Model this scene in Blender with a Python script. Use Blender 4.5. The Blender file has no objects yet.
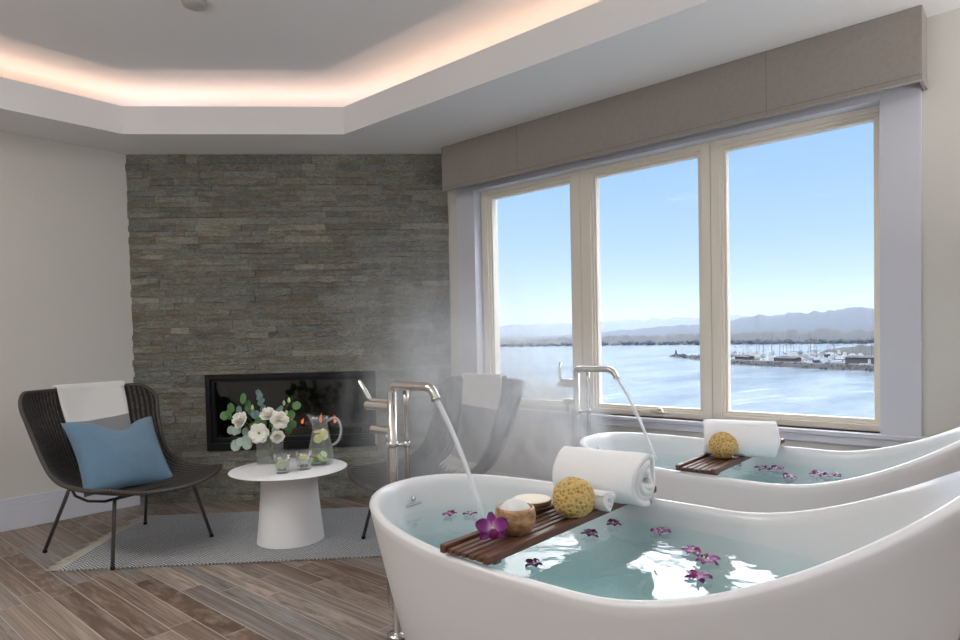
import bpy, bmesh, math, random
from mathutils import Vector, Matrix, noise
from math import pi, sin, cos, sqrt, radians, floor
random.seed(7)
SC = bpy.context.scene
COL = SC.collection

# ------------------------------------------------------------------ helpers
def srgb(r, g, b):
    f = lambda v: (v/255/12.92) if v/255 <= .04045 else ((v/255+.055)/1.055)**2.4
    return (f(r), f(g), f(b), 1)

class MB:
    """collects geometry, then becomes ONE mesh object"""
    def __init__(s): s.v = []; s.f = []; s.uv = {}; s.fc = []; s.cur = None
    def vert(s, p): s.v.append(tuple(p)); return len(s.v)-1
    def face(s, idx, uv=None):
        if uv: s.uv[len(s.f)] = uv
        s.f.append(tuple(idx)); s.fc.append(s.cur)
    def box(s, a, b):
        (x0, y0, z0), (x1, y1, z1) = a, b
        n = len(s.v)
        for z in (z0, z1):
            for x, y in ((x0, y0), (x1, y0), (x1, y1), (x0, y1)): s.v.append((x, y, z))
        for q in ((3,2,1,0),(4,5,6,7),(0,1,5,4),(1,2,6,5),(2,3,7,6),(3,0,4,7)): s.face([n+i for i in q])
    def obox(s, o, ex, ey, ez):
        o, ex, ey, ez = map(Vector, (o, ex, ey, ez)); n = len(s.v)
        for c in (Vector((0,0,0)), ez):
            for p in (o, o+ex, o+ex+ey, o+ey): s.v.append(tuple(p+c))
        q6 = ((3,2,1,0),(4,5,6,7),(0,1,5,4),(1,2,6,5),(2,3,7,6),(3,0,4,7))
        flip = ex.cross(ey).dot(ez) < 0
        for q in q6: s.face([n+i for i in (q[::-1] if flip else q)])
    def rings(s, rings, cap0=True, cap1=True, closed=True, uvs=False):
        base = []; R = len(rings)
        for r in rings: base.append(len(s.v)); s.v.extend(tuple(p) for p in r)
        m = len(rings[0])
        for k in range(R-1):
            for i in range(m if closed else m-1):
                j = (i+1) % m
                uv = [(i/m, k/(R-1)), ((i+1)/m, k/(R-1)), ((i+1)/m, (k+1)/(R-1)), (i/m, (k+1)/(R-1))] if uvs else None
                s.face((base[k]+i, base[k]+j, base[k+1]+j, base[k+1]+i), uv)
        if cap0: s.face([base[0]+i for i in range(m)][::-1])
        if cap1: s.face([base[-1]+i for i in range(m)])
    def tube(s, path, r, seg=10, caps=True, closed=False):
        P = [Vector(p) for p in path]; n = len(P)
        rr = r if isinstance(r, (list, tuple)) else [r]*n
        rings = []; prev = None
        for i in range(n):
            t = (P[(i+1) % n]-P[i-1]) if closed else (P[min(i+1, n-1)]-P[max(i-1, 0)])
            t.normalize()
            if prev is None:
                up = Vector((0,0,1)) if abs(t.z) < .9 else Vector((1,0,0))
                u = t.cross(up).normalized()
            else:
                u = (prev - t*prev.dot(t)).normalized()
            prev = u; w = t.cross(u)
            rings.append([P[i]+(u*cos(2*pi*k/seg)+w*sin(2*pi*k/seg))*rr[i] for k in range(seg)])
        if closed: rings.append(rings[0])
        s.rings([[tuple(p) for p in q][::-1] for q in rings], caps and not closed, caps and not closed, uvs=True)
    def lathe(s, prof, seg=48, o=(0,0,0), cap0=True, cap1=True):
        s.rings([[(o[0]+r*cos(2*pi*k/seg), o[1]+r*sin(2*pi*k/seg), o[2]+z) for k in range(seg)] for r, z in prof], cap0, cap1)
    def grid(s, pts, uvs=True):
        m = len(pts); n = len(pts[0]); b = len(s.v)
        for row in pts: s.v.extend(tuple(p) for p in row)
        for i in range(m-1):
            for j in range(n-1):
                s.face((b+i*n+j, b+i*n+j+1, b+(i+1)*n+j+1, b+(i+1)*n+j),
                       [(j/(n-1), i/(m-1)), ((j+1)/(n-1), i/(m-1)), ((j+1)/(n-1), (i+1)/(m-1)), (j/(n-1), (i+1)/(m-1))] if uvs else None)
    def xf(s, M, start=0):
        for i in range(start, len(s.v)): s.v[i] = tuple(M @ Vector(s.v[i]))
    def build(s, name, mat, parent=None, smooth=False, bevel=0, sub=0, solid=0, tess=False, loc=None):
        me = bpy.data.meshes.new(name); me.from_pydata(s.v, [], s.f)
        if s.uv:
            L = me.uv_layers.new(name='UVMap')
            for p in me.polygons:
                uv = s.uv.get(p.index)
                if uv:
                    for k, li in enumerate(p.loop_indices): L.data[li].uv = uv[k]
        if any(c is not None for c in s.fc):
            A = me.attributes.new('tone', 'FLOAT_COLOR', 'FACE')
            for i, c in enumerate(s.fc): A.data[i].color = c or (.5,.5,.5,1)
        for m in (mat if isinstance(mat, list) else [mat]): me.materials.append(m)
        if smooth:
            me.polygons.foreach_set('use_smooth', [True]*len(me.polygons))
        o = bpy.data.objects.new(name, me); COL.objects.link(o)
        if parent: o.parent = parent
        if loc: o.location = loc
        if solid:
            md = o.modifiers.new('s', 'SOLIDIFY'); md.thickness = solid; md.offset = 0
        if bevel:
            md = o.modifiers.new('b', 'BEVEL'); md.width = bevel; md.segments = 2; md.limit_method = 'ANGLE'
        if sub:
            md = o.modifiers.new('u', 'SUBSURF'); md.levels = sub; md.render_levels = sub
        return o

def flatsides(o, ang=35):
    bm = bmesh.new(); bm.from_mesh(o.data)
    for e in bm.edges:
        e.smooth = not (len(e.link_faces) == 2 and e.calc_face_angle(0) > radians(ang))
    bm.to_mesh(o.data); bm.free(); return o

def tag(o, label, cat, group=None, kind=None):
    o['label'] = label; o['category'] = cat
    if group: o['group'] = group
    if kind: o['kind'] = kind
    return o
def empty(name, loc, rz=0):
    o = bpy.data.objects.new(name, None); COL.objects.link(o); o.location = loc; o.rotation_euler = (0, 0, rz)
    o.empty_display_size = .05; return o
def struct(o, label=None):
    o['kind'] = 'structure'
    if label: o['label'] = label
    return o
KIDS = {}
def copy_tree(o, parent=None):
    c = o.copy(); COL.objects.link(c); c.parent = parent
    for ch in list(o.children): copy_tree(ch, c)
    return c

# ------------------------------------------------------------------ materials
class NT:
    def __init__(s, name):
        s.m = bpy.data.materials.new(name); s.m.use_nodes = True; s.t = s.m.node_tree; s.t.nodes.clear()
        s.out = s.t.nodes.new('ShaderNodeOutputMaterial')
    def n(s, ty, ins=None, **kw):
        x = s.t.nodes.new(ty)
        for k, v in kw.items(): setattr(x, k, v)
        for k, v in (ins or {}).items(): s.put(x.inputs[k], v)
        return x
    def put(s, sock, v):
        if hasattr(v, 'is_output') and v.is_output: s.t.links.new(v, sock)
        else: sock.default_value = v
    def math(s, op, a, b=0., c=None):
        x = s.t.nodes.new('ShaderNodeMath'); x.operation = op
        s.put(x.inputs[0], a); s.put(x.inputs[1], b)
        if c is not None: s.put(x.inputs[2], c)
        return x.outputs[0]
    def mix(s, f, a, b, bt='MIX'):
        x = s.t.nodes.new('ShaderNodeMix'); x.data_type = 'RGBA'; x.blend_type = bt
        s.put(x.inputs[0], f); s.put(x.inputs[6], a); s.put(x.inputs[7], b); return x.outputs[2]
    def ramp(s, f, stops):
        x = s.t.nodes.new('ShaderNodeValToRGB'); e = x.color_ramp.elements
        while len(e) < len(stops): e.new(.5)
        for k, (p, c) in enumerate(stops): e[k].position = p; e[k].color = c
        s.put(x.inputs[0], f); return x.outputs[0]
    def coord(s, which='Object'): return s.t.nodes.new('ShaderNodeTexCoord').outputs[which]
    def mapping(s, v, scale=(1,1,1), rot=(0,0,0), loc=(0,0,0)):
        x = s.n('ShaderNodeMapping', {'Vector': v, 'Scale': scale, 'Rotation': rot, 'Location': loc}); return x.outputs[0]
    def noise(s, v, scale, detail=4, rough=.55, dist=0.):
        return s.n('ShaderNodeTexNoise', {'Vector': v, 'Scale': scale, 'Detail': detail, 'Roughness': rough, 'Distortion': dist}).outputs[0]
    def bump(s, h, strength=.3, dist=.01, normal=None):
        x = s.n('ShaderNodeBump', {'Height': h, 'Strength': strength, 'Distance': dist})
        if normal: s.put(x.inputs['Normal'], normal)
        return x.outputs[0]
    def bsdf(s, color, rough=.5, metal=0., normal=None, **extra):
        x = s.t.nodes.new('ShaderNodeBsdfPrincipled')
        s.put(x.inputs['Base Color'], color); s.put(x.inputs['Roughness'], rough); s.put(x.inputs['Metallic'], metal)
        if normal is not None: s.put(x.inputs['Normal'], normal)
        for k, v in extra.items(): s.put(x.inputs[k.replace('_', ' ')], v)
        return x.outputs[0]
    def surf(s, sh): s.t.links.new(sh, s.out.inputs['Surface']); return s.m

def plain(name, col, rough=.5, metal=0., nz=0., nsc=20, bump=0., bsc=200, bd=.002, **extra):
    k = NT(name); co = k.coord()
    c = col
    if nz: c = k.mix(k.noise(co, nsc), tuple(x*(1-nz) for x in col[:3])+(1,), tuple(min(1, x*(1+nz)) for x in col[:3])+(1,))
    nm = k.bump(k.noise(co, bsc, 3), bump, bd) if bump else None
    return k.surf(k.bsdf(c, rough, metal, nm, **extra))

M = {}
M['wall'] = plain('wall_paint', srgb(208,205,198), .7, nz=.02, nsc=3, bump=.05, bsc=300)
M['ceil'] = plain('ceiling_paint', srgb(236,236,237), .8, nz=.01, nsc=2)
M['trim'] = plain('trim_paint', srgb(206,207,216), .35)
M['beige'] = plain('window_vinyl', srgb(232,223,209), .4)
M['gap'] = plain('dark_gap', srgb(60,55,50), .7)
M['ceramic'] = plain('tub_resin', srgb(230,230,231), .28, **{'Coat_Weight': .25, 'Coat_Roughness': .12})
M['nickel'] = plain('polished_nickel', srgb(206,201,196), .16, 1.)
M['chrome'] = plain('chrome', srgb(200,200,205), .2, 1.)
M['black'] = plain('black_metal', srgb(18,18,20), .45, .3)
M['soot'] = plain('firebox_black', srgb(12,12,13), .8)
M['darkleg'] = plain('grey_steel', srgb(95,92,90), .35, .6)
M['white_lacquer'] = plain('white_lacquer', srgb(235,235,236), .4)
M['salt'] = plain('bath_salt', srgb(240,240,240), .6, bump=1., bsc=350, bd=.004)
M['stem'] = plain('green_stem', srgb(96,125,70), .6, nz=.2)
M['leafgreen'] = plain('round_leaf', srgb(86,128,74), .5, nz=.25, nsc=30)
M['leafblue'] = plain('blue_leaf', srgb(110,140,140), .55, nz=.2, nsc=30)
M['leafdusty'] = plain('dusty_leaf', srgb(170,190,175), .7, nz=.15, nsc=30)
M['rose'] = plain('white_petal', srgb(245,242,230), .6, **{'Subsurface_Weight': .1})
M['rosecore'] = plain('flower_core', srgb(170,160,90), .7)
M['bud'] = plain('flower_bud', srgb(196,206,130), .6)
M['lip'] = plain('orchid_lip', srgb(120,15,90), .5)
M['yellow'] = plain('orchid_column', srgb(240,235,210), .5)

def fabric(name, col, sc=900, nz=.12, rough=.9, bump=.5, sheen=.3):
    k = NT(name); co = k.coord()
    w1 = k.n('ShaderNodeTexWave', {'Vector': co, 'Scale': sc/6.28, 'Distortion': 1.5, 'Detail': 1.}, bands_direction='X').outputs[1]
    w2 = k.n('ShaderNodeTexWave', {'Vector': co, 'Scale': sc/6.28, 'Distortion': 1.5, 'Detail': 1.}, bands_direction='Z').outputs[1]
    h = k.math('ADD', w1, w2)
    n = k.noise(co, 60, 5)
    n2 = k.noise(co, 350, 2)
    f = k.math('ADD', k.math('MULTIPLY', n, .5), k.math('MULTIPLY', n2, .5))
    c = k.mix(f, tuple(x*(1-nz*2) for x in col[:3])+(1,), tuple(min(1, x*(1+nz*2)) for x in col[:3])+(1,))
    return k.surf(k.bsdf(c, rough, 0., k.bump(k.math('ADD', h, n2), bump, .0015), Sheen_Weight=sheen))
M['valance'] = fabric('valance_linen', srgb(154,146,139), 700, .13)
M['blue'] = fabric('blue_cushion_cloth', srgb(98,130,154), 900, .1)

def terry(name, col):
    k = NT(name); co = k.coord()
    h = k.math('ADD', k.noise(co, 420, 2, .7), k.math('MULTIPLY', k.noise(co, 60, 3), .6))
    c = k.mix(k.noise(co, 300, 2), tuple(x*.94 for x in col[:3])+(1,), col)
    return k.surf(k.bsdf(c, .95, 0., k.bump(h, .7, .003), Sheen_Weight=.3))
M['terry'] = terry('white_terry', srgb(253,253,254))

def throw_mat():
    k = NT('throw_wool'); uv = k.coord('UV')
    sx = k.n('ShaderNodeSeparateXYZ', {0: uv})
    v = sx.outputs[1]
    c = k.ramp(v, [(0., srgb(242,240,236)), (.545, srgb(242,240,236)), (.55, srgb(150,152,154)), (1., srgb(150,152,154))])
    c.node.color_ramp.interpolation = 'CONSTANT'
    e = c.node.color_ramp.elements
    e.new(.93).color = srgb(214,210,200)
    w = k.n('ShaderNodeTexWave', {'Vector': k.mapping(uv, (40, 90, 1)), 'Scale': 1., 'Distortion': 2., 'Detail': 2.}).outputs[1]
    n = k.noise(k.coord(), 500, 2)
    c = k.mix(k.math('MULTIPLY', n, .35), c, srgb(250,250,250), 'MULTIPLY')
    return k.surf(k.bsdf(c, .95, 0., k.bump(k.math('ADD', w, n), .6, .003), Sheen_Weight=.4))
M['throw'] = throw_mat()
M['fringe'] = plain('fringe_wool', srgb(216,211,202), .95)

def wicker():
    k = NT('dark_wicker'); uv = k.coord('UV'); s = k.n('ShaderNodeSeparateXYZ', {0: uv})
    u, v = s.outputs[0], s.outputs[1]
    ribs = k.math('SINE', k.math('MULTIPLY', u, 2*pi*34))
    wv = k.math('SINE', k.math('ADD', k.math('MULTIPLY', v, 2*pi*95), k.math('MULTIPLY', k.math('SIGN', k.math('SINE', k.math('MULTIPLY', u, pi*34*2))), pi/2)))
    h = k.math('ADD', k.math('MULTIPLY', ribs, .7), k.math('MULTIPLY', wv, .5))
    n = k.noise(k.mapping(uv, (60, 14, 1)), 3, 4)
    f = k.math('ADD', k.math('MULTIPLY', h, .28), k.math('ADD', n, -.05))
    c = k.ramp(f, [(.2, srgb(14,12,12)), (.5, srgb(46,42,40)), (.85, srgb(112,104,98))])
    return k.surf(k.bsdf(c, .6, 0., k.bump(h, .9, .004)))
M['wicker'] = wicker()
M['wickerrim'] = (lambda k: k.surf(k.bsdf(k.ramp(k.n('ShaderNodeTexWave', {'Vector': k.mapping(k.coord('UV'), (1, 120, 1)), 'Scale': 1.}, bands_direction='Y').outputs[1], [(0, srgb(30,27,25)), (1, srgb(84,77,71))]), .6, 0.)))(NT('wicker_rim'))

def stone():
    k = NT('ledger_stone'); co = k.coord()
    at = k.n('ShaderNodeAttribute', attribute_name='tone').outputs[0]
    s = k.n('ShaderNodeSeparateXYZ', {0: at})
    m = k.mapping(co, (1.5, 1.5, 5))
    n = k.noise(m, 9, 8, .68, .8)
    n2 = k.noise(k.mapping(co, (1, 1, 3)), 55, 5, .7, .6)
    base = k.ramp(s.outputs[0], [(0, srgb(112,114,110)), (.22, srgb(150,150,138)), (.45, srgb(134,128,116)), (.62, srgb(160,160,150)), (.8, srgb(126,132,132)), (.93, srgb(172,170,158)), (1, srgb(188,184,168))])
    c = k.mix(k.math('MULTIPLY', k.n('ShaderNodeMapRange', {'Value': n, 'From Min': .42, 'From Max': .66}).outputs[0], .55), base, srgb(186,186,170))
    c = k.mix(k.math('MULTIPLY', k.n('ShaderNodeMapRange', {'Value': n2, 'From Min': .48, 'From Max': .62}).outputs[0], .55), c, srgb(70,68,64))
    rust = k.math('MULTIPLY', k.math('GREATER_THAN', k.noise(m, 4.3, 5), .54), s.outputs[1])
    c = k.mix(k.math('MULTIPLY', rust, .5), c, srgb(126,104,80))
    streak = k.math('GREATER_THAN', k.noise(k.mapping(co, (2, 2, 3), (0, .3, 0)), 17, 6, .75, 2.2), .60)
    c = k.mix(k.math('MULTIPLY', streak, .4), c, srgb(190,186,172))
    h = k.math('ADD', n, k.math('MULTIPLY', n2, .7))
    return k.surf(k.bsdf(c, .75, 0., k.bump(h, 1., .022)))
M['stone'] = stone()

def floor_mat():
    k = NT('plank_tile'); co = k.coord(); s = k.n('ShaderNodeSeparateXYZ', {0: co}); x, y = s.outputs[0], s.outputs[1]
    Wd, Ln = .0985, .86
    row = k.math('DIVIDE', k.math('ADD', x, -.0705+10*Wd), Wd); ri = k.math('FLOOR', row); rf = k.math('FRACT', row)
    off = k.n('ShaderNodeTexWhiteNoise', {'W': ri}, noise_dimensions='1D').outputs[0]
    col = k.math('ADD', k.math('DIVIDE', y, Ln), k.math('MULTIPLY', off, 7.3)); ci = k.math('FLOOR', col); cf = k.math('FRACT', col)
    cmb = k.n('ShaderNodeCombineXYZ', {0: ri, 1: ci, 2: 0.}).outputs[0]
    rnd = k.n('ShaderNodeTexWhiteNoise', {'Vector': cmb}, noise_dimensions='3D')
    rs = k.n('ShaderNodeSeparateXYZ', {0: rnd.outputs[1]})
    gx = k.math('MAXIMUM', k.math('LESS_THAN', rf, .022), k.math('GREATER_THAN', rf, .985))
    gy = k.math('LESS_THAN', cf, .0035)
    seam = k.math('MAXIMUM', gx, gy)
    sh = k.n('ShaderNodeVectorMath', {0: co, 1: rnd.outputs[1]}, operation='MULTIPLY_ADD')
    sh.inputs[1].default_value = (1, 1, 1); k.t.links.new(co, sh.inputs[0])
    mv = k.n('ShaderNodeVectorMath', {0: rnd.outputs[1]}, operation='SCALE'); mv.inputs[3].default_value = 9
    k.t.links.new(mv.outputs[0], sh.inputs[2])
    g = k.mapping(sh.outputs[0], (16, 1.6, 1))
    grain = k.noise(g, 2.6, 10, .66, .9)
    blotch = k.noise(k.mapping(sh.outputs[0], (7, 1.6, 1)), 1.6, 5, .6, .6)
    fine = k.noise(k.mapping(sh.outputs[0], (160, 9, 1)), 1.5, 3, .6)
    base = k.ramp(rs.outputs[0], [(0, srgb(104,84,70)), (.3, srgb(128,108,94)), (.55, srgb(150,132,118)), (.8, srgb(136,132,130)), (1, srgb(176,160,146))])
    c = k.mix(k.n('ShaderNodeMapRange', {'Value': grain, 'From Min': .28, 'From Max': .62}).outputs[0], srgb(84,67,58), base)
    c = k.mix(k.math('MULTIPLY', k.n('ShaderNodeMapRange', {'Value': blotch, 'From Min': .5, 'From Max': .72}).outputs[0], .4), c, srgb(92,74,62))
    c = k.mix(k.math('MULTIPLY', k.n('ShaderNodeMapRange', {'Value': fine, 'From Min': .45, 'From Max': .75}).outputs[0], .32), c, srgb(200,190,180))
    c = k.mix(seam, c, srgb(176,164,150))
    h = k.math('SUBTRACT', k.math('MULTIPLY', grain, .35), seam)
    return k.surf(k.bsdf(c, .48, 0., k.bump(h, .35, .003)))
M['floor'] = floor_mat()

def walnut(name, a, b, sc=(6, 60, 60), rough=.4):
    k = NT(name); co = k.coord()
    n = k.noise(k.mapping(co, sc), 1.5, 6, .6, 1.2)
    c = k.ramp(n, [(.25, a), (.7, b)])
    return k.surf(k.bsdf(c, rough, 0., k.bump(n, .2, .001)))
M['walnut'] = walnut('walnut_slats', srgb(58,34,26), srgb(118,78,58))
M['olive'] = walnut('olive_wood', srgb(92,56,34), srgb(206,162,116), (14, 14, 30), .35)
M['bark'] = walnut('lid_bark', srgb(80,56,40), srgb(140,104,76), (30, 30, 60), .7)
M['lidtop'] = plain('lid_face', srgb(236,226,206), .5, nz=.05)

def rug_mat():
    k = NT('rug_weave'); co = k.coord(); s = k.n('ShaderNodeSeparateXYZ', {0: co}); x, y = s.outputs[0], s.outputs[1]
    p = .040
    tri = k.math('PINGPONG', x, p)
    d = k.math('SINE', k.math('MULTIPLY', k.math('ADD', y, tri), 2*pi/.020))
    e = k.math('SINE', k.math('MULTIPLY', k.math('SUBTRACT', x, k.math('MULTIPLY', y, .35)), 2*pi/.017))
    n = k.noise(co, 260, 3)
    f = k.math('ADD', k.math('MULTIPLY', d, .30), k.math('ADD', k.math('MULTIPLY', e, .16), n))
    c = k.ramp(f, [(.3, srgb(104,108,114)), (.55, srgb(176,179,183)), (.8, srgb(232,232,230))])
    bl = k.noise(co, 3.5, 3)
    c = k.mix(k.math('MULTIPLY', bl, .3), c, srgb(150,150,152))
    return k.surf(k.bsdf(c, .95, 0., k.bump(f, 1., .006)))
M['rug'] = rug_mat()
M['rugfringe'] = plain('rug_fringe', srgb(176,170,160), .95)

def sponge_mat():
    k = NT('sea_sponge'); co = k.coord()
    v = k.n('ShaderNodeTexVoronoi', {'Vector': co, 'Scale': 95.}).outputs[0]
    n = k.noise(co, 300, 3)
    c = k.ramp(v, [(.12, srgb(140,104,50)), (.4, srgb(206,172,104)), (1., srgb(222,194,132))])
    return k.surf(k.bsdf(c, .9, 0., k.bump(k.math('ADD', v, k.math('MULTIPLY', n, .3)), 1., .006)))
M['sponge'] = sponge_mat()

def petal_mat():
    k = NT('orchid_petal'); uv = k.coord('UV'); s = k.n('ShaderNodeSeparateXYZ', {0: uv})
    vein = k.math('SINE', k.math('MULTIPLY', s.outputs[0], 60.))
    f = k.math('ADD', s.outputs[1], k.math('MULTIPLY', vein, .06))
    c = k.ramp(f, [(.0, srgb(236,220,234)), (.2, srgb(180,96,172)), (.42, srgb(126,26,120)), (1., srgb(98,16,96))])
    return k.surf(k.bsdf(c, .5, 0., Subsurface_Weight=.05))
M['petal'] = petal_mat()

def clear(name, tint, ior=1.45, gloss=(1,1,1,1), rough=.02, extra_bump=None, absorb=None, dens=0., white=0.):
    """clear surface: what is reflected by Fresnel is glossy, the rest passes straight through"""
    k = NT(name); nm = None
    if extra_bump: nm = extra_bump(k)
    bf = k.n('ShaderNodeNewGeometry').outputs['Backfacing']
    fr = k.n('ShaderNodeFresnel', {'IOR': k.math('MULTIPLY_ADD', bf, 1/ior-ior, ior)})
    if nm is not None: k.put(fr.inputs['Normal'], nm)
    tr = k.n('ShaderNodeBsdfTransparent', {'Color': tint}).outputs[0]
    if white:
        df = k.n('ShaderNodeBsdfDiffuse', {'Color': (1, 1, 1, 1)}).outputs[0]
        mx = k.n('ShaderNodeMixShader', {0: white, 1: tr, 2: df}); tr = mx.outputs[0]
    gl = k.n('ShaderNodeBsdfGlossy', {'Color': gloss, 'Roughness': rough})
    if nm is not None: k.put(gl.inputs['Normal'], nm)
    m = k.n('ShaderNodeMixShader', {0: fr.outputs[0], 1: tr, 2: gl.outputs[0]})
    k.surf(m.outputs[0])
    if absorb:
        a = k.n('ShaderNodeVolumeAbsorption', {'Color': absorb, 'Density': dens}).outputs[0]
        k.t.links.new(a, k.out.inputs['Volume'])
    return k.m
def ripples(k):
    co = k.coord()
    a = k.noise(co, 7., 3, .5, .6); b = k.noise(co, 22., 2, .5, .3)
    return k.bump(k.math('ADD', a, k.math('MULTIPLY', b, .15)), .16, .03)
M['bathwater'] = clear('bath_water', (.97,.99,.99,1), 1.33, rough=.02, extra_bump=ripples, absorb=(.42,.82,.84,1), dens=.85)
M['glass'] = clear('clear_glass', (.95,.96,.96,1), 1.5, white=.05)
M['pane'] = clear('window_glass', (.985,.99,.99,1), 1.05)
M['fireglass'] = clear('fireplace_glass', (.75,.75,.75,1), 1.5, rough=.01)
M['jugwater'] = clear('drinking_water', (.9,.93,.9,1), 1.33)
M['stream'] = clear('falling_water', (.93,.96,.98,1), 1.33, rough=.08, white=.75,
                    extra_bump=lambda k: k.bump(k.noise(k.mapping(k.coord(), (60,60,6)), 3, 3), .6, .01))

def citrus(name, rind, flesh):
    k = NT(name); uv = k.coord('UV'); s = k.n('ShaderNodeSeparateXYZ', {0: uv})
    r, a = s.outputs[0], s.outputs[1]
    seg = k.math('GREATER_THAN', k.math('ABSOLUTE', k.math('SINE', k.math('MULTIPLY', a, pi*9))), .22)
    inn = k.math('MULTIPLY', seg, k.math('LESS_THAN', r, .8))
    c = k.mix(inn, srgb(240,240,215), flesh)
    c = k.mix(k.math('GREATER_THAN', r, .92), c, rind)
    return k.surf(k.bsdf(c, .35, 0.))
M['lemon'] = citrus('lemon_slice', srgb(232,200,50), srgb(238,222,110))
M['lime'] = citrus('lime_slice', srgb(120,165,60), srgb(206,216,150))
M['limepile'] = plain('lime_pulp', srgb(176,196,80), .4, nz=.3, nsc=40)
M['ice'] = plain('glass_base_pebble', srgb(70,70,72), .3)

def emit(name, col, st):
    k = NT(name); return k.surf(k.n('ShaderNodeEmission', {'Color': col, 'Strength': st}).outputs[0])
M['flame'] = emit('gas_flame', (1.,.22,.06,1), 1.6)

# ------------------------------------------------------------------ the room (metres)
W, L, HC, HL, HT = 3.3434, 4.7357, 2.43, 2.6026, 2.75
SA = Vector((1.7831, 4.7357)); SB = Vector((3.3434, 3.1754))
X0, Y0 = -3.2, -3.2

m = MB(); m.box((X0-.1, Y0-.1, -.12), (W+.15, L+.15, 0)); struct(m.build('floor', M['floor']))

# ceiling: lowered soffit ring, raised tray above it
m = MB()
inner = [(1.6045, 4.2946), (2.564, 3.335), (2.564, -2.4), (-2.4, -2.4), (-2.4, 4.2946)]
outer = [(1.84, 4.90), (3.50, 3.24), (3.50, Y0-.1), (X0-.1, Y0-.1), (X0-.1, 4.90)]
for k in range(5):
    j = (k+1) % 5
    a, b, c, d = inner[k], inner[j], outer[j], outer[k]
    lo = [m.vert((*p, HC)) for p in (a, b, c, d)]; hi = [m.vert((*p, HC+.02)) for p in (a, b, c, d)]
    m.face(lo); m.face(hi[::-1])
struct(m.build('ceiling_soffit', M['ceil']))
bpy.data.objects['ceiling_soffit'].name = 'ceiling'
m = MB()
def offset_ring(d):  # outward offset of the tray polygon
    n = len(inner); res = []
    for i in range(n):
        p0, p1, p2 = Vector(inner[i-1]), Vector(inner[i]), Vector(inner[(i+1) % n])
        e0 = (p1-p0).normalized(); e1 = (p2-p1).normalized()
        n0 = Vector((-e0.y, e0.x)); n1 = Vector((-e1.y, e1.x))
        b = (n0+n1).normalized(); res.append(tuple(p1 + b*d/b.dot(n0)))
    return res
o_in = inner; o_out = offset_ring(.03)
for k in range(5):
    j = (k+1) % 5
    a, b, c, d = inner[k], inner[j], o_out[j], o_out[k]
    v = [m.vert((*p, z)) for z in (HC, HL) for p in (a, b, c, d)]
    m.face((v[0], v[1], v[5], v[4])); m.face((v[4], v[5], v[6], v[7])); m.face((v[3], v[7], v[6], v[2])[::1])
struct(m.build('ceiling', M['ceil']), 'pale painted upstand around the raised ceiling tray')
m = MB(); m.box((X0-.1, Y0-.1, HT), (W+.2, L+.2, HT+.1)); struct(m.build('ceiling', M['ceil']))

# walls
m = MB(); m.box((X0, L, 0), (SA.x, L+.15, HT)); struct(m.build('wall_left', M['wall']))
m = MB()
wy0, wy1, wz0, wz1 = .5165, 2.9164, .6418, 2.1285
T = .24
m.box((W, Y0, 0), (W+T, wy0, HT)); m.box((W, wy1, 0), (W+T, SB.y+.03, HT))
m.box((W, wy0, 0), (W+T, wy1, wz0)); m.box((W, wy0, wz1), (W+T, wy1, HT))
struct(m.build('wall_right', M['wall']))
m = MB()
# back wall and far side wall behind the camera, each with a wide window opening
m.box((X0, Y0-.15, 0), (W, Y0, .7)); m.box((X0, Y0-.15, 2.3), (W, Y0, HT))
m.box((X0, Y0-.15, .7), (-2.2, Y0, 2.3)); m.box((.2, Y0-.15, .7), (W, Y0, 2.3))
struct(m.build('wall_back', M['wall']))
m = MB()
m.box((X0-.15, Y0, 0), (X0, L, HT))
struct(m.build('wall_side', M['wall']))

# stone chimney wall between them
es = (SB-SA).normalized(); en = Vector((-es.y, es.x))     # en points out of the room
if en.dot(SA) < 0: en = -en
SL = (SB-SA).length
FX0, FX1, FZ0, FZ1 = .480, 1.660, .360, .896
def sp(s, z, d=0): p = SA+es*s+en*d; return (p.x, p.y, z)
def sbox(m, s0, s1, z0, z1, d0, d1):
    m.obox(sp(s0, z0, d0), Vector((*(es*(s1-s0)), 0)), Vector((*(en*(d1-d0)), 0)), (0, 0, z1-z0))
m = MB(); m.cur = (.1, 0, 0, 1)
for a in ((0, FX0, 0, HC), (FX1, SL, 0, HC), (FX0, FX1, 0, FZ0), (FX0, FX1, FZ1, HC)):
    sbox(m, a[0]-(.0 if a[0] else .1), a[1]+(.1 if a[1] == SL else 0), a[2], a[3], .006, .35)
rh = [.0, ]
rnd = random.Random(11)
while rh[-1] < HC:
    rh.append(rh[-1]+rnd.choice((.036, .040, .044, .050)))
# rows must meet the fireplace edges
for tgt in (FZ0, FZ1, HC):
    i = min(range(len(rh)), key=lambda q: abs(rh[q]-tgt)); rh[i] = tgt
rh = sorted(set(h for h in rh if h <= HC+1e-6))
for k in range(len(rh)-1):
    z0, z1 = rh[k], rh[k+1]
    spans = [(0.0, SL)] if (z1 <= FZ0+1e-6 or z0 >= FZ1-1e-6) else [(0.0, FX0), (FX1, SL)]
    for a, b in spans:
        s = a
        if a == 0.0: s = a - rnd.uniform(0, .008)
        while s < b-1e-4:
            w = rnd.choice((.09, .13, .18, .24, .30, .38))*rnd.uniform(.85, 1.15)
            e = s+w
            if b-e < .06: e = b
            d = -rnd.choice((0., .002, .004, .006, .010))-rnd.uniform(0, .003)
            m.cur = (rnd.random(), rnd.random(), rnd.random(), 1)
            sbox(m, s+.0008, e-.0008, z0+.0008, z1-.0008, d, .01)
            s = e
o = m.build('wall_stone', M['stone'], bevel=.0016); struct(o)

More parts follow.
